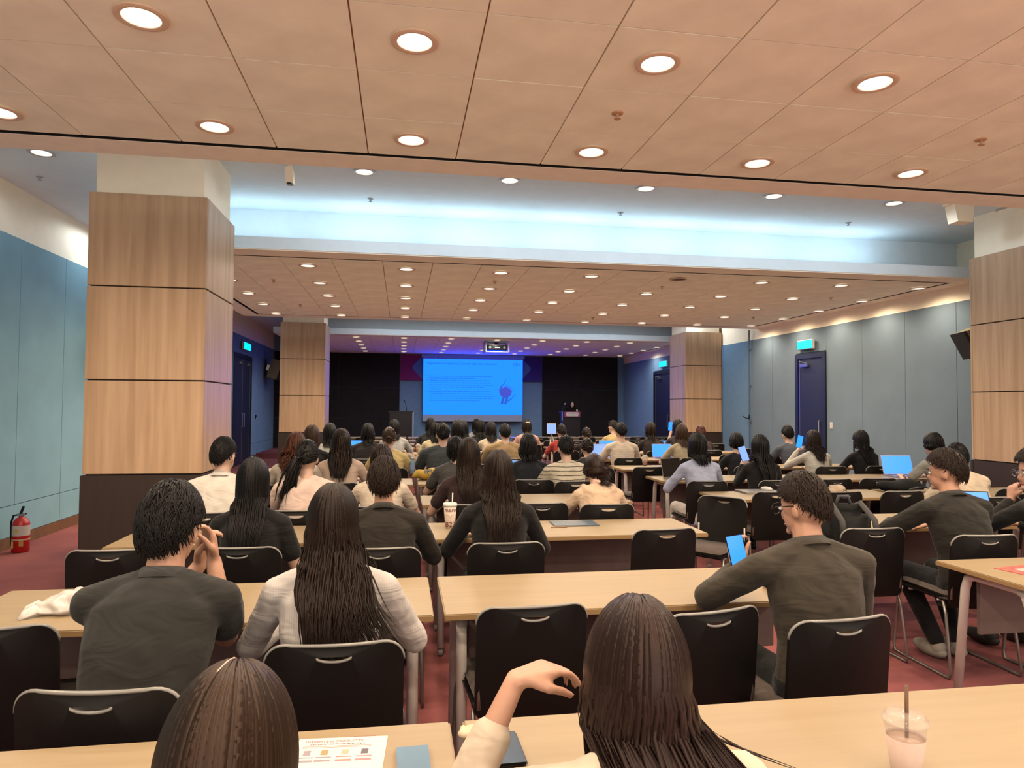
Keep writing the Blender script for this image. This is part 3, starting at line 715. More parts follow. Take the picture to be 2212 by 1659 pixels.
H = {'umber': hairmat('hair_umber', (.040, .022, .014)), 'black': hairmat('hair_black', (.010, .0085, .0085)), 'dark': hairmat('hair_dark_brown', (.020, .012, .009)), 'brown': hairmat('hair_brown', (.05, .026, .016)),
     'red': hairmat('hair_reddish_brown', (.085, .030, .018)), 'soft': hairmat('hair_soft_dark', (.032, .018, .015), .36)}
_cl = {}
def K(col, stripe=None, **kw):
    key = (col, str(stripe))
    if key not in _cl: _cl[key] = cloth('cloth_%d' % len(_cl), col, stripe, **kw)
    return _cl[key]
PANTS = [K((.012, .012, .014)), K((.03, .035, .06)), K((.10, .09, .08))]
SHOE = mat('shoe_dark', (.02, .018, .017), .6); SHOEW = mat('shoe_pale', (.42, .38, .33), .7)

def remesh(mb, name, vox, m, parent, smooth=4, wrinkle=0.0):
    me = mb.mesh(name+'_raw', m, fix=True)
    o = bpy.data.objects.new(name+'_raw', me); C.objects.link(o)
    md = o.modifiers.new('r', 'REMESH'); md.mode = 'VOXEL'; md.voxel_size = vox; md.use_smooth_shade = True
    sm = o.modifiers.new('s', 'SMOOTH'); sm.factor = .5; sm.iterations = smooth
    dg = bpy.context.evaluated_depsgraph_get(); ev = o.evaluated_get(dg)
    nm = bpy.data.meshes.new_from_object(ev); nm.name = name
    bpy.data.objects.remove(o); bpy.data.meshes.remove(me)
    nm.materials.clear(); nm.materials.append(m)
    if wrinkle:
        n = len(nm.vertices); co = np.empty(n*3, 'f'); nm.vertices.foreach_get('co', co); co = co.reshape(-1, 3)
        no = np.empty(n*3, 'f'); nm.vertices.foreach_get('normal', no); no = no.reshape(-1, 3)
        x, y, z = co.T
        d = (np.sin(z*55+6*np.sin(x*9)+x*18)*np.sin(x*14+z*7+1.3)*.55+np.sin(z*95+x*40+y*20)*.18+np.sin(x*60-z*35)*.2)
        co += no*(d*wrinkle)[:, None]; nm.vertices.foreach_set('co', co.ravel())
    nm.shade_smooth(); nm.update()
    return link(name, nm, parent)
def cap(mb, p0, r0, p1, r1, n=10):
    p0, p1 = Vector(p0), Vector(p1); d = p1-p0; L = d.length
    if L < 1e-5: d = Vector((0, 0, 1)); L = 1e-5
    u = d/L; pts, rs = [], []
    for a in (80, 50, 20): pts.append(p0-u*r0*math.sin(math.radians(a))); rs.append(r0*math.cos(math.radians(a)))
    for k in range(4): t = k/3; pts.append(p0.lerp(p1, t)); rs.append(r0+(r1-r0)*t)
    for a in (20, 50, 80): pts.append(p1+u*r1*math.sin(math.radians(a))); rs.append(r1*math.cos(math.radians(a)))
    mb.tube(pts, rs, n)
def loft(mb, secs, n=20):
    """secs: (centre, rx, ry, tilt) elliptical rings"""
    vs = []
    for c, rx, ry, tl in secs:
        for j in range(n):
            a = 2*PI*j/n; x = rx*math.cos(a); y = ry*math.sin(a)
            vs.append((c[0]+x, c[1]+y*math.cos(tl), c[2]-y*math.sin(tl)))
    k = len(secs)
    fs = [(i*n+j, i*n+(j+1) % n, (i+1)*n+(j+1) % n, (i+1)*n+j) for i in range(k-1) for j in range(n)]+[tuple(range(n))[::-1], tuple(range((k-1)*n, k*n))]
    mb.add(vs, fs)
def ik(S, W, hint, a=.285, b=.25):
    S, W, hint = Vector(S), Vector(W), Vector(hint); d = W-S; L = min(d.length, (a+b)*.985); u = d.normalized(); W = S+u*L
    x = (a*a-b*b+L*L)/(2*L); h = math.sqrt(max(a*a-x*x, 1e-6)); v = hint-S; v = v-u*v.dot(u); v.normalize()
    return S+u*x+v*h, W
def hand(mb, wr, f, n, side, curl=.5, sc=1.0, spread=.05, thumb=.6):
    f = Vector(f).normalized(); n = Vector(n); n = (n-f*n.dot(f)).normalized(); u = f.cross(n)*(-side); wr = Vector(wr)
    for i in range(4): cap(mb, wr+u*(i-1.5)*.010*sc, .016*sc, wr+f*.078*sc+u*(i-1.5)*.0195*sc, .0125*sc, 8)
    for i, (L, r) in enumerate(((.066, .0088), (.076, .0092), (.071, .0088), (.055, .0078))):
        p = wr+f*.085*sc+u*(i-1.5)*.0195*sc; ang = 0; c = curl*(1+.12*(i-1.5))
        for k, (fr, cc) in enumerate(((.46, .8), (.30, 1.1), (.24, .8))):
            ang += c*cc; d = f*math.cos(ang)+n*math.sin(ang)+u*spread*(i-1.5); d.normalize()
            q = p+d*L*fr*sc; cap(mb, p, r*(1-.08*k)*sc, q, r*(.94-.1*k)*sc, 8); p = q
    b = wr+f*.022*sc-u*.022*sc
    d1 = (f*.62-u*.62+n*.35).normalized(); q = b+d1*.045*sc; cap(mb, b, .0145*sc, q, .0115*sc, 8)
    d2 = (f*.85-u*(.55-thumb)+n*.35*thumb*2).normalized(); q2 = q+d2*.032*sc; cap(mb, q, .011*sc, q2, .0098*sc, 8)
    q3 = q2+(d2+n*.25).normalized()*.026*sc; cap(mb, q2, .0098*sc, q3, .0082*sc, 8)

class Hair:
    def __init__(s): s.mb = MB(); s.sh = []
    def lock(s, pts, wd, th, shade, out, taper=1.6, root=.45):
        k = len(pts); vs = []
        for i, p in enumerate(pts):
            t = (pts[min(i+1, k-1)]-pts[max(i-1, 0)])
            t = t.normalized() if t.length > 1e-7 else Vector((0, 0, -1))
            o = out(p) if callable(out) else out
            o = o-t*o.dot(t); o = o.normalized() if o.length > 1e-5 else t.orthogonal().normalized()
            sd = t.cross(o); u = i/(k-1); w_ = wd*max(.06, (1-u**taper))*(root+(1-root)*min(1, u*4)); h = th*max(.1, 1-u**3)
            vs += [p+sd*w_, p+o*h, p-sd*w_, p-o*h*.4]
        fs = [(i*4+j, i*4+(j+1) % 4, (i+1)*4+(j+1) % 4, (i+1)*4+j) for i in range(k-1) for j in range(4)]+[(0, 1, 2, 3), ((k-1)*4+3, (k-1)*4+2, (k-1)*4+1, (k-1)*4)]
        s.mb.add(vs, fs); s.sh += [shade]*len(vs)
    def base(s, f):
        n0 = len(s.mb.v); f(s.mb); s.sh += [.18]*(len(s.mb.v)-n0)
    def build(s, m, parent):
        o = s.mb.build('hair', m, parent, True, fix=False)
        a = o.data.attributes.new('shade', 'FLOAT', 'POINT'); a.data.foreach_set('value', s.sh)
        return o

PEOPLE = []
HA = Vector((.077, .097, .118))
def person(label, px, py, Y, hair='short', hc='black', top=(.05, .05, .05), sex='f', lean=.22, hyaw=0., hpitch=.12, hroll=0., sleeve='short', stripe=None,
           armL=None, armR=None, vox=.014, nlock=90, length=None, hw=1.0, drift=0., pants=0, seat=True, rz=0., chair_back=None, chair_rz=None, gl=False, collar=False, skin='skin2',
           hands=None, stand=0.0, shoes=None, wrinkle=.0, bulk=1.0, base=0.0, vol=1.0, shx=0., wave=.004, tie=None, hood=False, wide=1.0, curlL=.5, curlR=.5, part=False, sidelock=None, shrug=0.0):
    far = vox > .011
    rnd = random.Random(len(PEOPLE)*17+5)
    male = sex == 'm'
    sw = (.188 if male else .163)*wide; bw = (1.08 if male else .96)*bulk
    Pz = .50+stand
    # spine
    def spine(t):
        n = 12; p = Vector((0, 0, Pz)); 
        st = t*.50/n if t > 0 else 0
        if t <= 0: return p+Vector((0, 0, t*.5))
        for k in range(n):
            a = lean*(.55+.8*(k+.5)/n*t); p = p+Vector((shx*a*0, math.sin(a), math.cos(a)))*st
        return p
    def tilt(t): return lean*(.55+.8*max(t, 0))
    N = spine(1.0); ha = lean*.75+hpitch*.35
    Hc = N+Vector((0, math.sin(ha)*.163, math.cos(ha)*.163))+Vector((shx, 0, 0))
    RH = Matrix.Rotation(-hyaw, 3, 'Z') @ Matrix.Rotation(hroll, 3, 'Y') @ Matrix.Rotation(-hpitch, 3, 'X')
    ztop = Hc.z+.132
    tgt = at(px, py, Y)
    s = max(.90, min(1.10, (tgt.z-base)/ztop))
    off = Matrix.Rotation(rz, 3, 'Z') @ (Hc*s)
    root = thing('person', label, 'person', (tgt.x-off.x, Y-off.y, base), rz, None, s)
    PEOPLE.append(root)
    iR = Matrix.Rotation(-rz, 3, 'Z')
    def toL(qx, qy, qY): return (iR @ (at(qx, qy, qY)-root.location))/s
    # arms
    def arm(spec, sd):
        if callable(spec): spec = spec(toL)
        S = spine(.868)+Vector((sd*sw, .0, shrug))
        if spec is None: spec = ((.12*sd+.05*sd, N.y+.33, .755), (sd*.5, N.y-.05, .5))
        Wt, hint = Vector(spec[0]), Vector(spec[1])
        E_, W_ = ik(S, Wt, hint)
        f = spec[2] if len(spec) > 2 else (W_-E_).normalized()*.8+Vector((-sd*.3, .2, -.05)); n = spec[3] if len(spec) > 3 else Vector((0, .1, -1))
        return S, E_, W_, Vector(f), Vector(n)
    AL, AR = arm(armL, -1), arm(armR, 1)
    sk = M[skin]
    # ---- body (one surface)
    b = MB()
    tor = [(-.22, .155, .115), (-.05, .16, .118), (.15, .145, .105), (.34, .132, .098), (.58, .148, .105), (.80, .155, .098), (.93, .11, .075), (1.0, .062, .058)]
    loft(b, [(spine(t), rx*bw*.96, ry*.93, tilt(t)) for t, rx, ry in tor], 16)
    cap(b, N-Vector((0, .01, .03)), .058*bw, N.lerp(Hc, .62), .047*(1.08 if male else .95))
    T4 = RH
    b.ell(Hc+RH @ Vector((0, -.008, .012)), (.075, .093, .105), 20, 14, T=T4)
    b.ell(Hc+RH @ Vector((0, .022, -.045)), (.058, .068, .072), 16, 10, T=T4)
    b.ell(Hc+RH @ Vector((0, .092, -.028)), (.011, .016, .022), 8, 6, T=T4)       # nose
    b.ell(Hc+RH @ Vector((0, .078, -.092)), (.024, .018, .016), 8, 6, T=T4)       # chin
    for sd in (-1, 1): b.ell(Hc+RH @ Vector((sd*.078, -.008, -.018)), (.010, .020, .031), 8, 8, T=T4 @ Matrix.Rotation(sd*.35, 3, 'Z'))
    for (S, E_, W_, f, n), sd, key, cu in ((AL, -1, 'L', curlL), (AR, 1, 'R', curlR)):
        cap(b, spine(.94)+Vector((sd*.05, 0, 0)), .047*bw, S, .046*bw); cap(b, S, .046*bw, E_, .037*bw); cap(b, E_, .038*bw, W_, .024*bw)
        hand(b, W_+(W_-E_).normalized()*.01, f, n, sd, cu, 1.0 if not male else 1.06)
    legs = []
    for sd in (-1, 1):
        hp = Vector((sd*.09, 0, Pz-.035)); 
        if stand: kn, an = Vector((sd*.10, .02, Pz-.45)), Vector((sd*.10, 0, .09))
        else:
            kn = Vector((sd*.12, .42, Pz-.005)); an = Vector((sd*.12, .43, .09))
        if hands == 'tuck': an = Vector((sd*.07, .18, .09))
        cap(b, hp, .068, kn, .048); cap(b, kn, .048, an, .033); cap(b, an, .034, an+Vector((0, .12, -.055)), .026); legs.append((hp, kn, an))
    body = remesh(b, 'body', vox, sk, root, 3)
    # face details
    e = MB()
    for sd in (-1, 1): e.ell(Hc+RH @ Vector((sd*.031, .080, .0)), (.013, .008, .008), 8, 6, T=T4)
    e.build('eyes', M['eyewhite'], body, True)
    e = MB()
    for sd in (-1, 1):
        e.ell(Hc+RH @ Vector((sd*.031, .0865, .0)), (.0055, .0035, .0058), 8, 6, T=T4); e.ell(Hc+RH @ Vector((sd*.033, .086, .022)), (.018, .006, .0035), 8, 5, T=T4)
    e.build('pupils_and_brows', M['black'], body, True)
    MB().ell(Hc+RH @ Vector((0, .086, -.064)), (.021, .008, .007), 10, 6, T=T4).build('mouth', M['lip'], body, True)
    # ---- clothes
    c = MB(); infl = .016
    tor2 = [(-.26, .172, .128), (-.05, .176, .132), (.15, .160, .120), (.34, .150, .114), (.58, .165, .120), (.80, .172, .112), (.92, .125, .088), (.985, .076, .070)]
    loft(c, [(spine(t), rx*bw, ry*(1.0+.1*(bulk-1)), tilt(t)) for t, rx, ry in tor2], 22)
    for (S, E_, W_, f, n), sd in ((AL, -1), (AR, 1)):
        cap(c, spine(.95)+Vector((sd*.05, 0, shrug*.7)), .060*bw, S, .054*bw)
        if sleeve == 'short': cap(c, S, .055*bw, S.lerp(E_, .62), .058*bw)
        elif sleeve == 'cuff': cap(c, S, .062*bw, E_, .055*bw); cap(c, E_, .050*bw, E_.lerp(W_, .55), .047*bw)
        else: cap(c, S, .055*bw, E_, .050*bw); cap(c, E_, .050*bw, E_.lerp(W_, .93), .036*bw)
    if hood:
        for k in range(9):
            a0, a1 = [PI*(.02+.96*q/9) for q in (k, k+1)]
            g = lambda a: N+Vector((.12*math.cos(a), -.02-.115*math.sin(a), .015-.055*math.sin(a)))
            cap(c, g(a0), .034, g(a1), .034, 8)
    sh = remesh(c, 'shirt', max(vox*.9, .008), K(top, stripe), root, 5, wrinkle)
    if collar:
        q = MB(); n = 20
        for k in range(n):
            a = 2*PI*k/n
        ring0 = [N+Vector((.070*math.cos(2*PI*k/n), -.005+.066*math.sin(2*PI*k/n), -.012-.02*math.sin(2*PI*k/n))) for k in range(n)]
        ring1 = [N+Vector((.062*math.cos(2*PI*k/n), .008+.060*math.sin(2*PI*k/n), .040-.02*math.sin(2*PI*k/n))) for k in range(n)]
        ring2 = [N+Vector((.082*math.cos(2*PI*k/n)*max(1, collar), .0+.078*math.sin(2*PI*k/n), .004-.03*math.sin(2*PI*k/n)+(-.03 if collar > 1.1 else 0)*abs(math.cos(2*PI*k/n)))) for k in range(n)]
        q.add(ring0+ring1+ring2, [(i, (i+1) % n, n+(i+1) % n, n+i) for i in range(n)]+[(n+i, n+(i+1) % n, 2*n+(i+1) % n, 2*n+i) for i in range(n)])
        q.build('collar', K(top, stripe), sh, True)
    p = MB()
    loft(p, [((0, 0, Pz-.12), .16*bw, .125, 0), ((0, 0, Pz-.05), .178*bw, .136, 0), ((0, .005, Pz+.04), .172*bw, .130, 0)], 16)
    for hp, kn, an in legs: cap(p, hp, .086, kn, .062); cap(p, kn, .062, an.lerp(kn, .06), .050)
    remesh(p, 'trousers', max(vox*1.2, .014), PANTS[pants] if isinstance(pants, int) else pants, root, 4)
    for hp, kn, an in legs:
        q = MB(); q.ell(an+Vector((0, .07, -.045)), (.045, .135, .045), 12, 8); q.ell(an+Vector((0, 0, -.02)), (.042, .05, .05), 10, 6)
        q.build('shoe', shoes or SHOE, root, True)
    # ---- hair
    hr = Hair(); a = HA
    def hp_(phi, th, k): return Hc+RH @ Vector((math.sin(phi)*math.sin(th)*a.x*k, -math.cos(phi)*math.sin(th)*a.y*k-.006, math.cos(th)*a.z*k+.008))
    def outw(p): return (p-Hc)+Vector((0, 0, 0))
    longish = hair in ('long', 'bob', 'pony', 'bun', 'half', 'curly')
    kv = (1.10 if not longish else 1.10)*vol**.3
    def thmax(phi):
        f = abs(phi)/PI
        if hair == 'short': keys = ((0, 124), (.20, 118), (.34, 100), (.45, 82), (.58, 75), (.75, 60), (1, 54))
        elif hair in ('pony', 'bun'): keys = ((0, 120), (.4, 106), (.55, 92), (.75, 66), (1, 58))
        else: keys = ((0, 128), (.55, 122), (.68, 96), (.80, 62), (1, 54))
        for (f0, d0), (f1, d1) in zip(keys, keys[1:]):
            if f <= f1: return math.radians(d0+(d1-d0)*(f-f0)/(f1-f0))
        return math.radians(keys[-1][1])
    def capbase(mb):
        n, mth = 36, 14; vs = []
        for i in range(mth+2):
            for j in range(n):
                phi = -PI+2*PI*j/n; tm = thmax(phi)
                if i <= mth: th = tm*i/mth; k = kv*(1+.012*math.sin(7*phi+3*th*4)) if i else kv
                else: th = tm*.97; k = .93
                vs.append(hp_(phi, max(th, .001), k))
        mb.add(vs, [(i*n+j, (i+1)*n+j, (i+1)*n+(j+1) % n, i*n+(j+1) % n) for i in range(mth+1) for j in range(n)])
    hr.base(capbase)
    def back_y(z):      # rear surface of the clothed torso at height z
        lo = None
        for k in range(24):
            t = 1.0-k/23*1.2; q = spine(t)
            if q.z <= z: 
                ry = np.interp(t, [-.25, -.05, .15, .34, .58, .80, .92, 1.0], [.128, .132, .120, .114, .120, .112, .088, .06])
                return q.y-ry-.012
        return spine(-.2).y-.14
    _bz = [(z, back_y(z)) for z in np.linspace(.3, 1.5, 40)]
    bY = lambda z: float(np.interp(z, [q[0] for q in _bz], [q[1] for q in _bz]))
    if hair == 'short':
        for k in range(nlock*(2 if far else 5)):
            phi = rnd.uniform(-PI, PI); th0 = rnd.random()**.6*thmax(phi)*.93
            L = rnd.uniform(.25, .5); pts = []
            tw = rnd.uniform(-.35, .35)
            for i in range(5):
                u = i/4; th = th0+L*u; pts.append(hp_(phi+tw*u, min(th, thmax(phi)*1.04+.03), kv*(1.0+.022*vol*math.sin(u*PI*.8)+rnd.uniform(0, .006))))
            hr.lock(pts, .0042 if not far else .010, .0014 if not far else .003, (rnd.random() if far else .2+.6*rnd.random()), outw, 1.4, .15)
    elif hair in ('long', 'bob', 'half', 'curly'):
        zend = length if length is not None else (Hc.z-.45 if hair != 'bob' else Hc.z-.21)
        def fall(p0, phi, u_out, zl, dr, wv, ph):
            pts = []; nseg = 7 if far else 11
            x0, y0 = p0.x-Hc.x, p0.y; nsh = N.z
            for i in range(1, nseg+1):
                u = i/nseg; z = p0.z+(zl-p0.z)*u
                sp = (1+.12*math.sin(min(u*1.5, 1)*PI))*hw if hair != 'bob' else hw*(1+.06*u)
                sp = 1+(sp-1)*min(1, u*2); sp *= (1-.25*max(0, u-.55)/.45)
                x = Hc.x+x0*sp+dr*u*u+wv*math.sin(ph+u*9)
                yb = bY(z)-.008-u_out-(.022 if collar else 0) if z < nsh+.05 else 9
                y = min(y0+.02*u-(.0), yb) if abs(phi) < 1.9 else y0
                y += wv*.6*math.cos(ph*1.3+u*8)
                pts.append(Vector((x, y, z)))
            return pts
        # inner volume so that nothing shows through
        def vol_(mb):
            n = 15; zs = np.linspace(Hc.z-.01, zend+.10*(Hc.z-zend), 8); vs = []; m2 = 8
            for zi, z in enumerate(zs):
                u = zi/7
                for j in range(n):
                    ph = -1.75+3.5*j/(n-1); p0 = hp_(ph, PI*.52, kv*.99)
                    q = fall(p0, ph, .0, min(z, p0.z-.001), drift*u*u, 0, 0)[-1] if z < p0.z-.01 else p0
                    sp_ = (1-.35*max(0, u-.5)/.5)
                    vs.append(Vector((Hc.x+(q.x-Hc.x-drift*u*u)*sp_+drift*u*u, q.y+.004, z)))
                for j in range(n):
                    p = vs[zi*2*n+n-1-j]; vs.append(Vector((p.x*1.0, p.y+.022, p.z)))
            nn = 2*n
            mb.add(vs, [(i*nn+j, (i+1)*nn+j, (i+1)*nn+(j+1) % nn, i*nn+(j+1) % nn) for i in range(7) for j in range(nn)]+[tuple(range(7*nn, 8*nn))])
        hr.base(vol_)
        for k in range(nlock if far else int(nlock*2.2)):
            phi = rnd.uniform(-2.05, 2.05); lay = rnd.random()
            th0 = rnd.uniform(.05, .75); pts = []
            kk = kv*(1.005+.03*lay*vol); thE = PI*.54
            nh = 4 if far else 11
            for i in range(nh+1): pts.append(hp_(phi*(.75+.25*i/nh), th0+(thE-th0)*i/nh, kk if i else kv*.985))
            zl = zend+rnd.uniform(-.04, .09)*(1 if hair != 'bob' else .4)+(.10*abs(phi)/2 if hair != 'bob' else .02*abs(phi))
            wv = wave*rnd.uniform(.3, 1.6)*(4.5 if hair == 'curly' else 1)
            dr_ = drift*rnd.uniform(.5, 1.3)
            if sidelock and phi > .2 and rnd.random() < sidelock[0]: dr_ = sidelock[1]*rnd.uniform(.5, 1.1)
            pts += fall(pts[-1], phi, .006+.014*lay, zl, dr_, wv, rnd.uniform(0, 6))
            hr.lock(pts, (.0078 if not far else .014), .0013 if not far else .003, (rnd.random() if far else .3+.4*rnd.random()), (lambda p: Vector((p.x-Hc.x, p.y-Hc.y-.02, max(p.z-Hc.z, 0)*1.0)) if p.z > Hc.z-.15 else Vector((.3*(p.x-Hc.x), -.1, .01))), 2.2 if hair != 'bob' else 4, .12)
    else:   # pony / bun
        tp = Hc+RH @ Vector((0, -.112, .015 if hair == 'pony' else -.03))
        if tie: tp = tp+Vector(tie)
        for k in range(nlock):
            phi = rnd.uniform(-PI*.85, PI*.85); th0 = rnd.uniform(.25, 1.0)*thmax(phi); pts = []
            p0 = hp_(phi, th0, kv*1.01)
            for i in range(6):
                u = i/5; p = p0.lerp(tp, u); d = RH.transposed() @ (p-Hc); q = Vector((d.x/a.x, d.y/a.y, d.z/a.z)); 
                if q.length < kv*1.02: p = Hc+RH @ Vector((d.x, d.y, d.z))*(kv*1.02/max(q.length, .05))
                pts.append(p)
            hr.lock(pts, .009 if not far else .014, .004, rnd.random(), outw, 6)
        if hair == 'pony':
            zl = length if length is not None else Hc.z-.36
            hr.base(lambda mb: mb.tube([tp, tp+Vector((drift*.15, -.03, -.02)), tp+Vector((drift*.5, -.035, -.10)), Vector((tp.x+drift, tp.y-.02, zl+.06)), Vector((tp.x+drift, tp.y-.01, zl))], [.016, .024, .028, .02, .004], 10))
            for k in range(nlock//2):
                o1 = Vector((rnd.gauss(0, .012), rnd.gauss(0, .012), 0)); ph = rnd.uniform(0, 6); pts = []
                for i in range(8):
                    u = i/7; pts.append(Vector((tp.x+drift*u**.8+o1.x*(1+u), tp.y-.035*math.sin(min(1, u*2)*PI/2)+o1.y, tp.z+(zl+rnd.uniform(-.02, .03)-tp.z)*u))+Vector((math.sin(ph+u*7)*.006, 0, 0)))
                hr.lock(pts, .010, .005, rnd.random(), Vector((0, -1, 0)), 2)
            MB().lathe([(.019, -.008), (.024, 0), (.019, .008)], 14, T=Matrix.Translation(tp)).build('hair_tie', M['black'], root, True)
        else:
            hr.base(lambda mb: mb.ell(tp+Vector((0, -.012, 0)), (.036, .03, .032), 14, 9))
            for k in range(nlock//2):
                a0 = rnd.uniform(0, 2*PI); el = rnd.uniform(-.8, .8); pts = []
                for i in range(6):
                    aa = a0+i*.45; pts.append(tp+Vector((0, -.012, 0))+Vector((.039*math.cos(aa), -.033*abs(math.cos(el))*(.4+.6*math.sin(aa)**2), .035*math.sin(aa)*math.cos(el*.4)+el*.01)))
                hr.lock(pts, .008, .003, rnd.random(), (lambda p: p-tp), 3)
    hr.build(H[hc], body)
    if hair == 'half':
        MB().bbox(-.04, .04, -.01, .01, -.012, .012, .005, T=Matrix.Translation(hp_(0, 1.15, kv*1.05))).build('hair_clip', M['paper'], root)
    if part:
        MB().tube([hp_(0, .02, kv*1.012), hp_(-.18, .18, kv*1.036), hp_(-.25, .35, kv*1.037), hp_(-.30, .55, kv*1.035), hp_(-.34, .75, kv*1.020)], [.0008, .0016, .0018, .0015, .0005], 6).build('hair_parting', sk, root, True)
    if gl:
        q = MB()
        for sd in (-1, 1):
            q.tube([Hc+RH @ Vector((sd*.034+.026*math.cos(2*PI*k/14), .102, .0+.021*math.sin(2*PI*k/14))) for k in range(15)], .0022, 5, cap=False)
            q.tube([Hc+RH @ Vector((sd*.060, .100, .006)), Hc+RH @ Vector((sd*.082, .05, .006)), Hc+RH @ Vector((sd*.086, -.01, .004)), Hc+RH @ Vector((sd*.082, -.025, -.012))], .0022, 5)
        q.tube([Hc+RH @ Vector((-.009, .104, .004)), Hc+RH @ Vector((.009, .104, .004))], .0022, 5)
        q.build('glasses', M['blackgloss'] if gl is True else M['steel'], root)
    if seat:
        cb = chair_back if chair_back is not None else root.location.y-.27
        cx = root.location.x if chair_rz is None or not isinstance(chair_rz, tuple) else chair_rz[0]
        cr = chair_rz[1] if isinstance(chair_rz, tuple) else (chair_rz or rnd.uniform(-.06, .06))
        chair(cx, cb+.28, cr, 'occupied:'+label, near=not far or Y < 7)
    return dict(root=root, AL=AL, AR=AR, N=N, H=Hc, s=s, RH=RH)
BLK = (.011, .010, .011); OLV = (.055, .045, .034); CRM = (.66, .55, .42); WHT = (.70, .66, .60); PNK = (.70, .50, .43); GRY = (.07, .066, .062)
V = Vector
# --- nearest row
person('person with long dark parted hair bowing at the lower left', 497, 1452, .92, 'long', 'umber', BLK, lean=.35, hpitch=.42, vox=.008, nlock=420,
       length=.62, hw=1.05, seat=False, part=True, wave=.003, sleeve='long')
P2 = person('person in cream linen with hair swept right and left hand raised', 1372, 1318, 1.22, 'long', 'soft', (.70, .58, .46), lean=.46, shrug=.045, hpitch=.30, hyaw=.05, vox=.0062, nlock=520,
       length=.70, hw=.98, drift=.10, sidelock=(.75, .30), sleeve='cuff', wrinkle=.003, collar=1.0, seat=False, wave=.006, hroll=.10, vol=1.5, curlL=.55, curlR=.5,
       armL=lambda L: (L(1110, 1478, 1.36), L(1075, 1950, 1.12), V((.85, .25, .12)), V((.35, .1, -1))), skin='skin')
# --- second row
person('person in a charcoal polo leaning on the table with hands clasped by the face', 372, 1052, 2.40, 'short', 'black', (.028, .027, .025), 'm', lean=.50, hpitch=.16, hyaw=.12, vox=.0065, nlock=330,
       chair_back=1.86, chair_rz=(-.72, -.10), wrinkle=.002, collar=.8, bulk=1.0, vol=1.5, skin='skin', curlL=.75, curlR=.7, wide=.98,
       armL=lambda L: (L(430, 1222, 2.66), L(330, 1480, 2.62), V((.15, -.1, 1)), V((.8, -.3, .1))), armR=lambda L: (L(462, 1212, 2.60), L(500, 1450, 2.6), V((-.12, -.12, 1)), V((-.8, -.5, .1))))
person('person in a white striped shirt with long dark hair down the back', 722, 1047, 2.44, 'long', 'dark', (.60, .56, .53), lean=.16, hpitch=.08, hyaw=.15, vox=.008, nlock=420, length=.70, hw=1.0, drift=.03,
       stripe=('X', .0085, .32, (.36, .33, .33)), sleeve='long', wrinkle=.003, collar=1.35, chair_back=2.12, chair_rz=(-.19, .0), wave=.007, wide=1.08, bulk=1.06, sidelock=(.35, .17))
P5 = person('person in a dark olive shirt looking at a phone at the second row', 1735, 1020, 2.50, 'short', 'dark', OLV, 'm', lean=.20, hyaw=-.45, hpitch=.22, vox=.0065, nlock=330, sleeve='long', wrinkle=.0035,
       collar=.85, chair_back=2.13, chair_rz=(1.47, .10), gl=True, skin='skin', wide=1.08, bulk=1.04, pants=0,
       armL=lambda L: (L(1588, 1228, 2.78), L(1480, 1330, 2.6), V((-.1, .1, 1)), V((.8, .1, .3))), curlL=.7)
# --- third row
person('person in a black blouse with very long straight black hair, third row', 548, 990, 3.88, 'long', 'black', BLK, lean=.15, vox=.010, nlock=260, length=.70, hw=.95, chair_back=3.60, wave=.002,
       armR=lambda L: (L(622, 1160, 4.05), L(640, 1230, 3.75)))
person('person in a dark shirt with short hair beside long brown hair', 830, 993, 3.88, 'short', 'dark', (.026, .021, .017), 'm', lean=.22, vox=.010, nlock=220, wrinkle=.002, collar=.7, chair_back=3.5, vol=1.5, skin='skin', sleeve='long')
person('person in black with long wavy hair beside the printed paper cup', 1077, 974, 3.90, 'long', 'dark', BLK, lean=.12, vox=.010, nlock=300, length=.76, hw=1.12, chair_back=3.55, sleeve='long', wave=.006)
person('person in a black jacket turned left, third row right of the aisle', 2042, 973, 3.78, 'short', 'dark', (.020, .018, .015), 'm', lean=.30, hyaw=-.65, vox=.009, nlock=240, sleeve='long', wrinkle=.002, collar=.9,
       chair_back=3.42, chair_rz=(3.30, -.05), skin='skin', armL=lambda L: (L(1925, 1128, 4.1), L(1900, 1180, 3.6)), shoes=SHOEW, hands='tuck', bulk=1.05, vol=1.3)
person('person with glasses resting chin on hand at the right picture edge', 2236, 972, 3.70, 'short', 'dark', (.016, .015, .015), 'f', lean=.35, hyaw=-1.25, vox=.0075, nlock=200, sleeve='long', gl='steel', vol=1.5, skin='skin',
       armL=lambda L: (L(2182, 1082, 3.88), L(2100, 1200, 3.7), V((.25, .1, 1)), V((.9, -.1, .1))), curlL=.9)
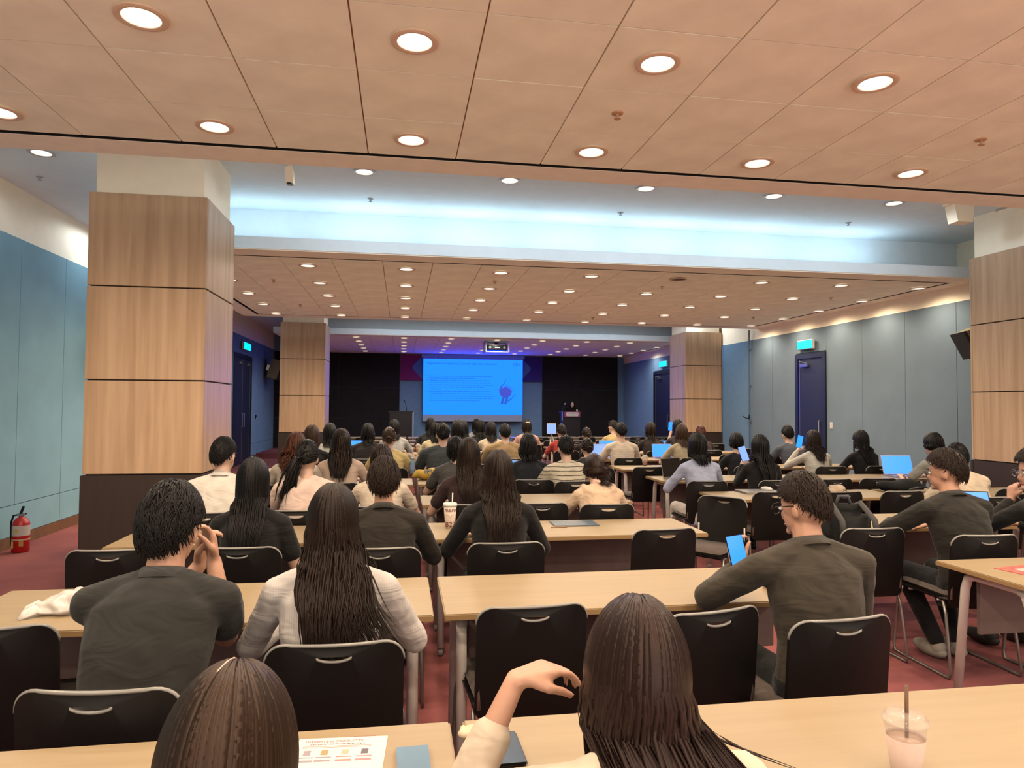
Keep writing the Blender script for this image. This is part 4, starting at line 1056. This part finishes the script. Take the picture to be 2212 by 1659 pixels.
# --- fourth row
person('person in a white shirt with short black hair beside the near left column', 484, 944, 5.25, 'short', 'black', (.74, .68, .61), 'm', lean=.33, hyaw=.30, vox=.011, nlock=150, collar=.7, wrinkle=.002)
person('person in a pale pink shirt with a ponytail falling to the left', 664, 950, 5.25, 'pony', 'black', (.72, .54, .47), lean=.28, vox=.011, nlock=160, length=.82, drift=-.09, tie=(-.04, .0, -.02), wide=1.08, bulk=1.05, hyaw=.1)
person('person in a cream shirt with straight brown hair, hidden behind a dark shirt', 825, 960, 5.35, 'long', 'dark', (.62, .52, .42), lean=.25, vox=.012, nlock=120, length=.95, wave=.001)
person('person in a dark maroon shirt with long dark hair, fourth row', 1013, 946, 5.30, 'long', 'dark', (.040, .020, .021), lean=.12, vox=.011, nlock=180, length=.74, hw=1.05, wave=.003)
person('person in a beige hooded jacket bending forward over the table', 1284, 981, 5.25, 'long', 'soft', (.66, .48, .34), lean=.48, hpitch=.45, vox=.010, nlock=200, length=.98, hw=1.1, drift=.07, hood=True, sleeve='long', wrinkle=.003, chair_back=4.86, bulk=1.05)
person('person in a cream jacket seen from behind near the right column', 2067, 957, 5.35, 'short', 'black', (.60, .50, .38), 'm', lean=.32, hyaw=.3, vox=.012, nlock=110, sleeve='long', bulk=1.1)
# --- fifth row
person('person in a pale blue shirt and white trousers with a black bob', 1506, 934, 6.55, 'bob', 'black', (.40, .44, .60), lean=.26, vox=.012, nlock=130, length=.95, pants=K((.62, .56, .50)), sleeve='long', wrinkle=.003, chair_back=6.26)
person('person in black with long straight hair holding up a phone, fifth row', 1641, 939, 6.60, 'long', 'black', BLK, lean=.12, vox=.013, nlock=120, length=.75, wave=.001, sleeve='long', armL=lambda L: (L(1603, 1005, 6.9), L(1590, 1060, 6.7)))
person('person in a grey short sleeved shirt with a round bob at the right laptop', 2015, 934, 6.75, 'bob', 'black', (.30, .29, .26), lean=.32, vox=.013, nlock=110, length=1.06, hw=1.1, hyaw=-.2)
person('person in a black top with long black hair at the centre laptop', 1141, 936, 6.95, 'bob', 'black', (.012, .013, .018), lean=.25, vox=.013, nlock=110, length=.98, hw=1.15, chair_back=6.55)
person('person in a cream and black striped shirt with short hair', 1222, 941, 6.75, 'short', 'black', (.62, .55, .42), 'm', lean=.30, vox=.012, nlock=130, stripe=('Z', .042, .16, (.03, .025, .025)), chair_back=6.38)
person('person in a dark grey shirt half hidden by long dark hair, fifth row', 984, 942, 6.75, 'bob', 'black', GRY, lean=.28, vox=.014, nlock=80, length=1.02, bulk=1.1)
person('person in a cream blouse with curly reddish brown hair', 641, 933, 6.80, 'curly', 'red', (.66, .58, .48), lean=.30, hyaw=.2, vox=.013, nlock=150, length=.86, hw=1.2, wave=.006, sleeve='long')
person('person in a peach top with long brown streaked hair', 738, 926, 6.85, 'long', 'dark', (.62, .46, .36), lean=.2, vox=.013, nlock=140, length=.80, hw=1.15, sleeve='long')
# --- sixth row and beyond
def pf(label, px, py, Y, hair, hc, top, **kw):
    kw.setdefault('vox', .016); kw.setdefault('nlock', 70); kw.setdefault('lean', .24)
    return person(label, px, py, Y, hair, hc, top, **kw)
pf('person with straight brown hair and black top left of the white laptop', 674, 918, 8.3, 'long', 'brown', BLK, length=.9, wave=.001)
pf('person in a yellow top with brown hair in a low bun', 841, 923, 8.3, 'bun', 'brown', (.66, .50, .22), bulk=1.1)
pf('person in a slate grey shirt with short black hair', 957, 914, 8.35, 'short', 'black', (.055, .065, .068), sex='m', wide=1.1, bulk=1.1)
pf('person with dark hair tied low and dark top behind the beige hood', 1268, 946, 8.2, 'bun', 'dark', (.02, .015, .015), lean=.4)
pf('person in black with a black bob right of the pale blue shirt', 1590, 934, 8.2, 'bob', 'black', (.012, .012, .016), length=1.05)
pf('person in a white cardigan with wavy long hair holding up a phone', 1756, 929, 8.1, 'long', 'dark', (.62, .58, .50), length=.86, wave=.006, sleeve='long', nlock=110, armL=lambda L: (L(1722, 975, 8.3), L(1715, 1010, 8.1)))
pf('person in black with long black hair against the right wall', 1858, 929, 8.1, 'long', 'black', BLK, length=.82, sleeve='long', nlock=110, hyaw=-.3)
pf('person in a white top with a short black bob near the far left column', 713, 914, 9.7, 'bob', 'black', (.58, .56, .50))
pf('person in dark clothes with long dark hair right of the small blue laptop', 795, 914, 9.7, 'long', 'black', (.022, .016, .018), length=.95, wide=1.15, bulk=1.15)
pf('person in a pale yellow top with black hair left of the slate grey shirt', 941, 913, 11.2, 'bob', 'black', (.60, .52, .32))
pf('person in black with long black hair below the left part of the screen', 989, 907, 9.8, 'long', 'black', BLK, length=.95)
pf('person in a cream shirt with a black bob below the screen', 1061, 911, 11.2, 'bob', 'black', (.66, .54, .40), hw=.95)
pf('person in a tan shirt with short black hair below the screen', 1091, 916, 9.6, 'short', 'black', (.34, .23, .12), sex='m', wide=1.2, bulk=1.15)
pf('person in a white t-shirt with short black hair at a blue laptop', 1341, 913, 9.6, 'short', 'black', (.64, .54, .43), sex='m', lean=.16, chair_back=9.2, nlock=110, vox=.013)
pf('person in an olive beige t-shirt with a brown bob at a blue laptop', 1472, 916, 9.55, 'bob', 'brown', (.40, .33, .22), lean=.3)
pf('person with reddish hair knotted on top before the far right column', 1514, 919, 11.2, 'bun', 'red', (.05, .03, .03), tie=(0, .06, .08))
pf('person in a grey blue t-shirt with short black hair by the right wall door', 1701, 919, 9.4, 'short', 'black', (.085, .095, .12), sex='m', lean=.4, hyaw=.15, nlock=100)
pf('person in a patterned grey top before the unused lectern', 852, 906, 11.2, 'bob', 'black', (.42, .42, .42))
pf('person in black with a white collar at the left edge of the screen', 930, 903, 12.65, 'bob', 'black', (.02, .02, .022))
pf('person in dark clothes with long hair below the screen, behind another black head', 1000, 908, 11.25, 'bob', 'black', BLK)
pf('person in a black top with black hair under the middle of the screen', 1038, 908, 12.65, 'bob', 'black', (.014, .014, .02))
pf('person in a red top with dark hair beside the pale tablet screen', 1213, 916, 11.2, 'bun', 'black', (.34, .04, .035))
pf('person in dark clothes with a dark bun before the speaker', 1267, 923, 11.2, 'bun', 'dark', (.03, .022, .022))
pf('person in dark clothes with long dark hair far right of the speaker', 1405, 912, 11.0, 'long', 'dark', (.025, .017, .017), length=.95)
pf('person in dark clothes raising a phone before the far right column', 1464, 906, 11.2, 'bob', 'black', (.05, .04, .045), armL=lambda L: (L(1449, 935, 11.5), L(1443, 960, 11.3)))
pf('person in a checked grey top under the screen', 1029, 905, 14.1, 'bob', 'black', (.30, .32, .36))
pf('person in a mustard top left of the white t-shirt', 1324, 908, 12.6, 'short', 'dark', (.50, .38, .18), hyaw=-.6)
pf('person in a pink top with long clipped hair right of the screen', 1138, 906, 12.9, 'half', 'dark', (.62, .38, .34), length=.95)
# --- the speaker, facing the hall
person('person standing at the lectern and speaking, black hair and white top', 1236, 865, 21.5, 'long', 'black', (.60, .58, .58), lean=.06, hpitch=.1, vox=.016, nlock=70, seat=False, rz=PI, stand=.42, base=.15, length=1.35, hyaw=.1)

# ------------------------------------------------------------------ empty chairs
for x, yb, rz in ((-1.33, 2.41, .12), (.46, 2.42, .06), (1.04, 2.27, .22), (.95, 3.36, -.02), (1.51, 3.83, .10), (2.80, 3.70, -.03), (-1.40, 3.62, 0),
                  (1.02, 4.96, .04), (.40, 4.98, .05), (-.72, 4.84, .05), (2.89, 7.80, .08), (3.60, 6.26, -.04), (4.30, 6.30, .1), (4.85, 6.34, -.05)):
    if not any(abs(x-c[1]) < .40 and abs(yb+.28-c[2]) < .55 for c in CHAIRS): chair(x, yb+.28, rz)
chair(2.33, 4.98, 2.25)        # turned sideways in the aisle
occ = [(c[1], c[2]) for c in CHAIRS]
for r in range(2, 11):
    for c in range(4):
        for sl in (.31, .89, 1.47):
            if r == 2 and c < 3: continue
            x = COLX[c]+sl+random.uniform(-.05, .05); y = ROWS[r]+.0+random.uniform(-.08, .04)
            if any(abs(x-a) < .47 and -.75 < y-b < .75 for a, b in occ): continue
            chair(x, y, random.uniform(-.1, .1), near=r < 6)
rowof = lambda y: min(range(len(ROWS)), key=lambda i: abs(ROWS[i]-.1-y))
by = {}
for c in CHAIRS: by.setdefault(rowof(c[2]), []).append(c)
for r, cs in by.items():
    cs.sort(key=lambda c: c[1])
    for k, c in enumerate(cs):
        o = c[0]; what = 'occupied' if c[3] else 'empty'
        o['label'] = f'{what} black stacking chair, {ORD[k+1]} from left in the {ORD[r+1]} row from the camera'

# ------------------------------------------------------------------ things on the tables
def laptop(label, px, py, zt, wd=.32, ang=.3, screen='lcd', rz=0.0, case='silver', Y=None):
    p = atz(px, py, zt) if Y is None else Vector((at(px, py, Y).x, Y, zt))
    t = thing('laptop', label, 'laptop', (p.x, p.y, zt+.0008), rz)
    MB().bbox(-wd/2, wd/2, -wd*.34, wd*.34, 0, .014, .004).build('base', M[case], t)
    MB().box(-wd*.44, wd*.44, -wd*.05, wd*.26, .0142, .0155).build('keyboard', M['black'], t)
    T = Matrix.Translation((0, wd*.34, .010)) @ Matrix.Rotation(-ang, 4, 'X')
    l = MB().bbox(-wd/2, wd/2, 0, .007, 0, wd*.66, .003, T=T).build('lid', M[case], t)
    MB().box(-wd/2+.007, wd/2-.007, -.0015, -.0003, .012, wd*.66-.009, T=T).build('screen', M[screen], l)
    return t
laptop('open laptop with blue screen at the right before the grey shirt', 1955, 1024, DZ, .37, .32, Y=7.35, rz=-.15)
laptop('open laptop with blue screen beside the white t-shirt, nearer one', 1302, 984, DZ, .34, .25, Y=10.25, screen='lcdpale')
laptop('open laptop with blue screen left of the white t-shirt, farther one', 1316, 966, DZ, .30, .2, Y=11.8)
laptop('open laptop with blue screen beside the olive beige t-shirt', 1437, 984, DZ, .33, .2, Y=10.3)
laptop('open dark laptop with blue screen far right beside the raised phone', 1439, 962, DZ, .30, .2, Y=11.8, case='black')
laptop('small laptop with blue screen before the far left dark stage panel', 762, 950, DZ, .32, .15, Y=11.75, case='black')
laptop('small laptop with blue screen half hidden at the left tables', 708, 990, DZ, .26, .2, Y=8.9, case='silver')
laptop('dark laptop glowing blue behind the black jacket at the right', 2112, 1085, DZ, .28, .35, Y=4.5, case='black', rz=-.35)
laptop('open laptop half hidden by the person in black at the centre', 1108, 1000, DZ, .30, .2, Y=7.46)
laptop('open grey laptop half hidden by the pale blue shirt', 1472, 1036, DZ, .34, .2, Y=7.35, rz=.5, screen='blackgloss')
# standing tablet with pale screen
p = at(1192, 945, 13.4); t = thing('tablet', 'pale lit tablet on a white stand left of the red top', 'tablet', (p.x, 13.4, DZ+.001))
MB().bbox(-.095, .095, -.006, .006, .13, .34, .004, T=Matrix.Translation((0, 0, .13)) @ Matrix.Rotation(-.12, 4, 'X')).build('body', M['whiteplastic'], t)
MB().box(-.085, .085, -.009, -.0065, .142, .33, T=Matrix.Translation((0, 0, .13)) @ Matrix.Rotation(-.12, 4, 'X')).build('screen', M['lcdpale'], t)
MB().tube([(-.06, -.06, 0), (0, .05, .29), (.06, -.06, 0)], .008, 6).tube([(0, .05, .29), (0, .12, 0)], .008, 6).build('stand', M['whiteplastic'], t)
# closed laptop and mouse
p = atz(1640, 1064, DZ); t = thing('laptop', 'closed silver laptop lying on the table right of the aisle', 'laptop', (p.x, p.y, DZ+.0008), -.03)
MB().bbox(-.19, .19, -.13, .13, 0, .009, .003).build('base', M['silver'], t); MB().bbox(-.19, .19, -.13, .13, .0095, .017, .003).build('lid', M['silver'], t)
MB().ell((0, 0, .0172), (.012, .012, .0006), 10, 4).build('emblem', M['rim'], t)
t = thing('computer_mouse', 'white computer mouse on the closed silver laptop', 'mouse', (p.x+.10, p.y+.045, DZ+.0182), .6)
m = MB().ell((0, 0, .012), (.034, .058, .022), 18, 10)
for i, v in enumerate(m.v): m.v[i] = (v[0], v[1], max(v[2], 0))
m.build('shell', M['whiteplastic'], t, True); MB().bbox(-.003, .003, .02, .035, .028, .034, .001).build('wheel', M['black'], t)

def phone(label, loc, rot, screen='lcd', wd=.074, h=.155, case='black'):
    t = thing('phone', label, 'phone', loc); t.rotation_euler = rot
    MB().bbox(-wd/2, wd/2, -.0042, .0042, -h/2, h/2, .004).build('case', M[case], t)
    MB().bbox(-wd/2+.003, wd/2-.003, -.0052, -.0043, -h/2+.003, h/2-.003, .0003).build('screen', M[screen], t)
    return t
phone('phone with blue screen held by the person in the olive shirt', at(1593, 1196, 2.74), (-.25, -.15, -.1))
phone('phone with pale blue screen held up by the person in black, fifth row', at(1606, 980, 6.85), (-.2, -.25, 0), 'lcdpale', .085, .16)
phone('phone with blue screen held up beside the white cardigan', at(1727, 954, 8.25), (-.2, .35, 0), 'lcd', .085, .17)
phone('phone with blue screen held up before the far right column', at(1448, 921, 11.45), (-.1, .1, 0), 'lcd', .08, .16)
m_ph = mat('phone_screen_reflecting', (.18, .27, .36), .12, spec=.8)
M['m_ph'] = m_ph; M['goldcase'] = mat('phone_case_gold', (.42, .26, .14), .35)
p = atz(893, 1645, DZ); phone('dark phone lying face up on the nearest table', (p.x, p.y-.03, DZ+.0062), (-PI/2, 0, .03), 'm_ph', .080, .165, 'goldcase')
p = atz(1075, 1625, DZ); phone('black phone half under the cream sleeve on the nearest table', (p.x+.02, p.y, DZ+.0062), (-PI/2, 0, .02), 'blackgloss', .075, .155)

# leaflet
p = atz(730, 1640, DZ)
t = thing('leaflet', 'printed leaflet with small product pictures on the nearest table', 'leaflet', (p.x, p.y, DZ+.0006), -.06)
MB().box(-.105, .105, -.14, .10, 0, .0012).build('sheet', M['paper'], t)
MB().box(.02, .075, .095, .107, -.0004, .0000).build('sheet_below', mat('leaflet_brown', (.35, .2, .13), .8), t)
pk = mat('leaflet_pink', (.55, .26, .26), .8); gy = mat('leaflet_grey', (.36, .30, .34), .8)
text_mesh('heading', 'INSIGHTS to PRODUCTS', .0125, pk, t, (-.02, .078, .0014)); text_mesh('subheading', 'Connecting Products Inspired by Insights', .0078, gy, t, (-.01, .066, .0014))
l = MB()
for z in (.058, .052): l.box(-.09, .07, z, z+.0015, .0013, .0016)
l.build('rule_lines', pk, t)
for k, x in enumerate((-.075, -.035, .012, .057)):
    MB().box(x-.008, x+.008, .018, .040, .0013, .0016).build('picture', [gy, mat('leaflet_ochre', (.42, .30, .14), .8), mat('leaflet_tan', (.55, .45, .33), .8), mat('leaflet_slate', (.16, .14, .17), .8)][k], t)
    MB().box(x-.018, x+.018, .006, .010, .0013, .0016).build('caption_bar', gy if k < 2 else pk, t)
    MB().box(x-.018, x+.018, -.012, -.004, .0013, .0016).build('caption_bar', gy if k < 2 else pk, t)
# crumpled tissue
p = atz(1022, 1590, DZ)
t = thing('tissue', 'crumpled cream wet wipe on the nearest table', 'tissue', (p.x, p.y, DZ+.0005), .5)
m = MB().ell((0, 0, .012), (.042, .020, .013), 18, 10)
for i, v in enumerate(m.v):
    f = 1+.22*math.sin(v[0]*170+v[2]*90)*math.cos(v[1]*210); m.v[i] = (v[0], v[1]*f*(1.3 if v[0] < 0 else .7), max(0, v[2]*f))
m.build('crumpled_sheet', mat('tissue_cream', (.80, .62, .44), .9), t, True)

# iced drink
def plastic(name, col, al): return mat(name, col, .12, alpha=al, spec=.6)
p = atz(1957, 1668, DZ)
t = thing('iced_drink', 'clear plastic cup with paper sleeve and brown straw on the nearest table', 'cup', (p.x, p.y, DZ+.0005))
clear = plastic('clear_plastic', (.85, .72, .66), .28)
MB().lathe([(.029, 0), (.030, .003), (.042, .098), (.0445, .108), (.046, .110), (.046, .113)], 32, cap1=False).build('cup_body', clear, t, True)
MB().lathe([(.0305, .006), (.0402, .080), (.0408, .080), (.0308, .006)], 32, cap0=False, cap1=False).build('paper_sleeve', mat('sleeve_pale', (.70, .52, .44), .8), t, True)
MB().lathe([(.0285, .004), (.0385, .075), (.001, .075)], 24, cap1=False).build('drink', mat('milky_drink', (.55, .36, .26), .3), t, True)
ld = MB().lathe([(.047, .108), (.0485, .112), (.0475, .118), (.042, .120), (.041, .128), (.036, .132), (.010, .130), (.001, .130)], 32, cap0=False, cap1=False).build('lid', clear, t, True)
MB().tube([(.006, .004, .01), (.004, .0, .19)], .0042, 10).build('straw', mat('straw_brown', (.14, .055, .015), .5), t, True)

# printed paper cup
p = atz(972, 1141, DZ)
t = thing('paper_cup', 'white printed paper cup with lid and straw on the third row table', 'cup', (p.x, p.y, DZ+.0005))
MB().lathe([(.030, 0), (.031, .002), (.043, .150)], 28).build('cup_body', mat('cup_paper', (.76, .62, .54), .6), t, True)
MB().lathe([(.045, .146), (.0475, .150), (.0475, .156), (.044, .166), (.042, .163), (.001, .162)], 28, cap0=False, cap1=False).build('lid', M['whiteplastic'], t, True)
MB().tube([(.010, .0, .02), (.016, .0, .232)], .0042, 8).build('straw', M['whiteplastic'], t, True)
ink = mat('cup_print_brown', (.22, .045, .02), .7)
text_mesh('print', 'mero', .040, ink, t, (0, -.0425, .112), (0, 0, 0), .0006, bend=.0425)
text_mesh('print', 'B27', .050, ink, t, (0, -.0355, .012), (0, 0, 0), .0006, bend=.0355)
sw_ = MB(); sw_.tube([(-.030+.05*u, -math.sqrt(.0415**2-(-.030+.05*u)**2)-.0005, .085+.008*math.sin(u*9)) for u in np.linspace(0, 1, 12)], .0008, 5); sw_.build('print_swirl', ink, t)
# folder
p = atz(1240, 1132, DZ)
t = thing('folder', 'slate blue document folder on the third row table', 'folder', (p.x, p.y, DZ+.0006), -.02)
MB().bbox(-.155, .155, -.10, .10, 0, .008, .002).build('cover', mat('folder_slate', (.11, .15, .20), .35), t)
MB().box(-.150, .150, -.097, .097, .0015, .0065).build('papers', M['paper'], t)
t = thing('pencil_case', 'thin tan strip lying beside the slate folder', 'ruler', (p.x-.14, p.y-.125, DZ+.0006), .03); MB().bbox(-.05, .06, -.006, .006, 0, .006, .002).build('strip', M['deskedge'], t)
# plastic bag
p = atz(150, 1318, DZ)
t = thing('plastic_bag', 'translucent white plastic bag beside the charcoal polo', 'bag', (p.x+.02, p.y, DZ+.0005), .35)
m = MB().ell((0, 0, .03), (.13, .085, .045), 40, 24)
for i, v in enumerate(m.v):
    f = 1+.13*math.sin(v[0]*75+v[2]*60)*math.cos(v[1]*50)+.09*math.sin(v[1]*110-v[2]*80+v[0]*45); z = v[2]*f*(1-.35*abs(v[0])/.13); m.v[i] = (v[0]*f, v[1]*f, max(.0, z))
m.build('crumpled_film', mat('white_film', (.95, .86, .80), .3, alpha=.72), t, True)
MB().ell((.03, -.02, .035), (.055, .035, .022), 12, 8).build('contents', mat('bag_contents', (.42, .34, .45), .5), t, True)
h = MB()
for k in range(2): h.tube([(-.10, .02-.05*k, .02), (-.125, .03-.07*k, .03), (-.155, .03-.08*k, .018), (-.175, .02-.08*k, .004)], [.010, .022, .020, .006], 8, flat=.22)
h.build('handles', mat('white_film2', (.95, .86, .80), .3, alpha=.8), t, True)
# red print at right
p = atz(2205, 1235, DZ); t = thing('red_brochure', 'red printed brochure on the table at the right edge', 'brochure', (p.x+.04, p.y, DZ+.0006), .2)
MB().box(-.10, .11, -.10, .10, 0, .002).build('cover', M['redpaper'], t); MB().box(-.03, .09, -.07, .05, .0021, .0026).build('pale_print', mat('print_pale', (.7, .42, .40), .7, noise=.4, nscale=30), t)
# yellow tote
p = atz(927, 1036, DZ); t = thing('tote_bag', 'yellow cloth tote lying open on the fourth row table', 'bag', (p.x, p.y, DZ+.001), .06)
yl = mat('tote_yellow', (.58, .36, .045), .85, noise=.15, nscale=20)
m = MB().ell((0, 0, .055), (.19, .11, .06), 26, 14)
for i, v in enumerate(m.v): m.v[i] = (v[0]*(1+.05*math.sin(v[2]*70)), v[1], max(0, v[2]+.01*math.sin(v[0]*40)))
m.build('body', yl, t, True); MB().ell((.03, -.055, .075), (.12, .045, .035), 16, 8).build('opening', M['black'], t, True)
bk = MB()
for k in range(5): bk.bbox(-.06+.045*k, -.03+.045*k, -.10, -.02, .07, .115, .004, T=Matrix.Translation((0, 0, 0)) @ Matrix.Rotation(.06*k, 4, 'Y'))
bk.build('contents', mat('tote_contents', (.40, .37, .28), .8, noise=.4, nscale=40), t)
MB().tube([(-.02, -.10, .09), (.02, -.16, .03), (.07, -.19, -.0), (.14, -.17, .02), (.16, -.1, .06)], .008, 8, flat=.5).build('strap', yl, t, True)
MB().tube([(-.01, -.02, .115), (.02, -.09, .12), (.03, -.13, .07)], .008, 8, flat=.5).build('strap', yl, t, True)
# folded jacket and bottle
p = atz(893, 1012, DZ); t = thing('folded_jacket', 'grey beige jacket bundled on the table behind the yellow tote', 'jacket', (p.x, p.y, DZ+.001))
m = MB().ell((0, 0, .07), (.24, .13, .10), 34, 20)
for i, v in enumerate(m.v):
    f = 1+.16*math.sin(v[0]*35+v[2]*22)+.10*math.sin(v[1]*50+v[0]*18+v[2]*40); m.v[i] = (v[0]*f, v[1]*f, max(0, v[2]*f))
m.build('bundle', K((.38, .31, .25)), t, True)
MB().tube([(.12, -.05, .15), (.22, -.1, .09), (.30, -.13, .02)], [.05, .045, .03], 10, flat=.6).build('sleeve', K((.38, .31, .25)), t, True)
p = atz(890, 1021, DZ); t = thing('water_bottle', 'pale blue plastic water bottle before the bundled jacket', 'bottle', (p.x, p.y-.15, DZ+.001))
MB().lathe([(.030, 0), (.033, .01), (.033, .12), (.028, .145), (.014, .165), (.013, .178)], 20).build('bottle_body', mat('bottle_blue', (.30, .48, .60), .15, alpha=.7), t, True)
MB().lathe([(.034, .05), (.034, .11)], 20, cap0=False, cap1=False).build('paper_label', mat('bottle_label', (.35, .45, .72), .6), t, True); MB().lathe([(.015, .178), (.015, .196)], 14).build('cap', M['whiteplastic'], t, True)
# far cups
def takeaway(label, px, py, kind):
    p = atz(px, py, DZ); t = thing('takeaway_cup', label, 'cup', (p.x, p.y, DZ+.0005))
    if kind == 'ice':
        MB().lathe([(.030, 0), (.044, .115)], 20, cap1=False).build('cup_body', plastic('clear_plastic2', (.80, .62, .55), .45), t, True)
        MB().lathe([(.028, .003), (.037, .07), (.001, .07)], 18, cap1=False).build('drink', mat('coffee', (.30, .12, .05), .3), t, True)
        MB().lathe([(.046, .114), (.046, .12), (.03, .145), (.012, .150)], 20, cap0=False).build('lid', plastic('clear_plastic3', (.85, .75, .70), .45), t, True)
    else:
        MB().lathe([(.030, 0), (.042, .105)], 20).build('cup_body', M['paper'], t, True); MB().lathe([(.0335, .02), (.0405, .075)], 20, cap0=False, cap1=False).build('sleeve', mat('cup_sleeve_brown', (.22, .13, .07), .8, noise=.3, nscale=60), t, True)
        MB().lathe([(.044, .103), (.044, .110), (.038, .120)], 20, cap0=False).build('lid', M['whiteplastic'], t, True)
takeaway('clear iced coffee cup on the table before the white t-shirt', 1393, 1006, 'ice')
takeaway('clear domed cup beside the olive beige t-shirt', 1418, 984, 'ice')
takeaway('brown sleeved paper coffee cup beside the pale blue shirt', 1440, 1026, 'paper')
takeaway('small clear cup on the table left of the slate grey shirt', 903, 977, 'ice')
# small pouch at right table
p = atz(1806, 1068, DZ); t = thing('cloth_pouch', 'cream cloth pouch beside the closed silver laptop', 'pouch', (p.x, p.y, DZ+.001), .3)
m = MB().ell((0, 0, .04), (.09, .06, .045), 20, 12)
for i, v in enumerate(m.v): f = 1+.15*math.sin(v[0]*70+v[2]*50); m.v[i] = (v[0]*f, v[1]*f, max(0, v[2]*f))
m.build('body', K((.58, .45, .33)), t, True); MB().tube([(.04, -.05, .05), (.07, -.08, .02), (.05, -.09, .004)], .004, 6).build('cord', M['black'], t)
# black shoulder bag on table
p = atz(1945, 1062, DZ); t = thing('shoulder_bag', 'black shoulder bag lying on the right table', 'bag', (p.x+.03, p.y+.02, DZ+.001), -.1)
m = MB().ell((0, 0, .05), (.24, .12, .065), 26, 14)
for i, v in enumerate(m.v): m.v[i] = (v[0]*(1+.06*math.sin(v[1]*40)), v[1], max(0, v[2]*(1+.12*math.sin(v[0]*22))))
bgm = mat('bag_black_fabric', (.010, .011, .011), .8, bump=.4, bscale=25, spec=.15); m.build('body', bgm, t, True)
MB().tube([(-.02, -.12, .03), (.08, -.14, .06), (.18, -.11, .05), (.24, -.05, .03)], .012, 8, flat=.4).build('strap', M['blackgloss'], t, True)
MB().tube([(.0, -.125, .035), (.16, -.118, .03)], .003, 6).build('zip', M['steel'], t)
# backpack hung on chair
t = thing('backpack', 'black backpack with grey straps on the chair right of the aisle', 'backpack', (2.80, 4.02, .476), -.05)
bp_ = MB().bbox(-.17, .17, -.10, .12, 0, .44, .07, seg=4)
bp_.build('body', bgm, t, True)
MB().bbox(-.13, .13, -.155, -.09, .05, .26, .03, seg=3).build('front_pocket', bgm, t, True)
MB().tube([(-.05, .0, .43), (-.03, .0, .49), (.03, .0, .49), (.05, .0, .43)], .012, 8).build('top_handle', mat('strap_grey', (.05, .05, .055), .8), t, True)
for s_ in (-.09, .09): MB().tube([(s_, .10, .40), (s_*1.1, -.02, .455), (s_*1.2, -.16, .36), (s_*1.2, -.19, .25)], .018, 8, flat=.35).build('shoulder_strap', mat('strap_grey2', (.05, .047, .047), .8), t, True)

# red cloth on far chair back
p = at(821, 940, 9.45); t = thing('red_bag', 'red bag behind the yellow top person', 'bag', (p.x, 10.35, DZ+.001)); MB().bbox(-.10, .10, -.05, .05, 0, .17, .02).build('body', M['red'], t, True)
MB().tube([(-.05, 0, .165), (-.04, 0, .23), (.04, 0, .23), (.05, 0, .165)], .007, 6).build('handle', M['red'], t, True)

# fire extinguisher
p = atz(44, 1192, 0)
t = thing('fire_extinguisher', 'red fire extinguisher with pale label standing by the left wall', 'extinguisher', (max(p.x, XL+.12), p.y, 0.0005))
MB().lathe([(.070, 0), (.078, .008), (.078, .28), (.070, .315), (.045, .345), (.022, .355), (.022, .37)], 26).build('cylinder', M['red'], t, True)
MB().lathe([(.0785, .17), (.0785, .275)], 26, cap0=False, cap1=False).build('paper_label', mat('ext_label', (.62, .56, .52), .6), t, True)
MB().lathe([(.081, .125), (.081, .14)], 26, cap0=False, cap1=False).build('band', mat('ext_band', (.62, .42, .30), .6), t, True)
MB().box(-.05, -.03, -.079, -.0775, .05, .12).box(.02, .06, -.077, -.0745, .07, .12).build('tag', mat('ext_tag', (.60, .36, .10), .6), t)
MB().box(-.02, .015, -.0795, -.0785, .21, .24).build('yellow_mark', mat('ext_mark', (.62, .48, .06), .6), t)
MB().bbox(-.03, .03, -.022, .022, .365, .395, .006).build('valve', M['steel'], t)
MB().bbox(-.012, .012, -.016, .075, .0, .018, .004, T=Matrix.Translation((0, 0, .395)) @ Matrix.Rotation(.9, 4, 'X')).bbox(-.012, .012, .0, .09, .37, .385, .004).build('lever', M['black'], t)
MB().tube([(-.03, 0, .38), (-.075, .0, .37), (-.095, .0, .30), (-.092, .0, .12), (-.09, 0, .06)], .009, 8).build('hose', M['black'], t, True)
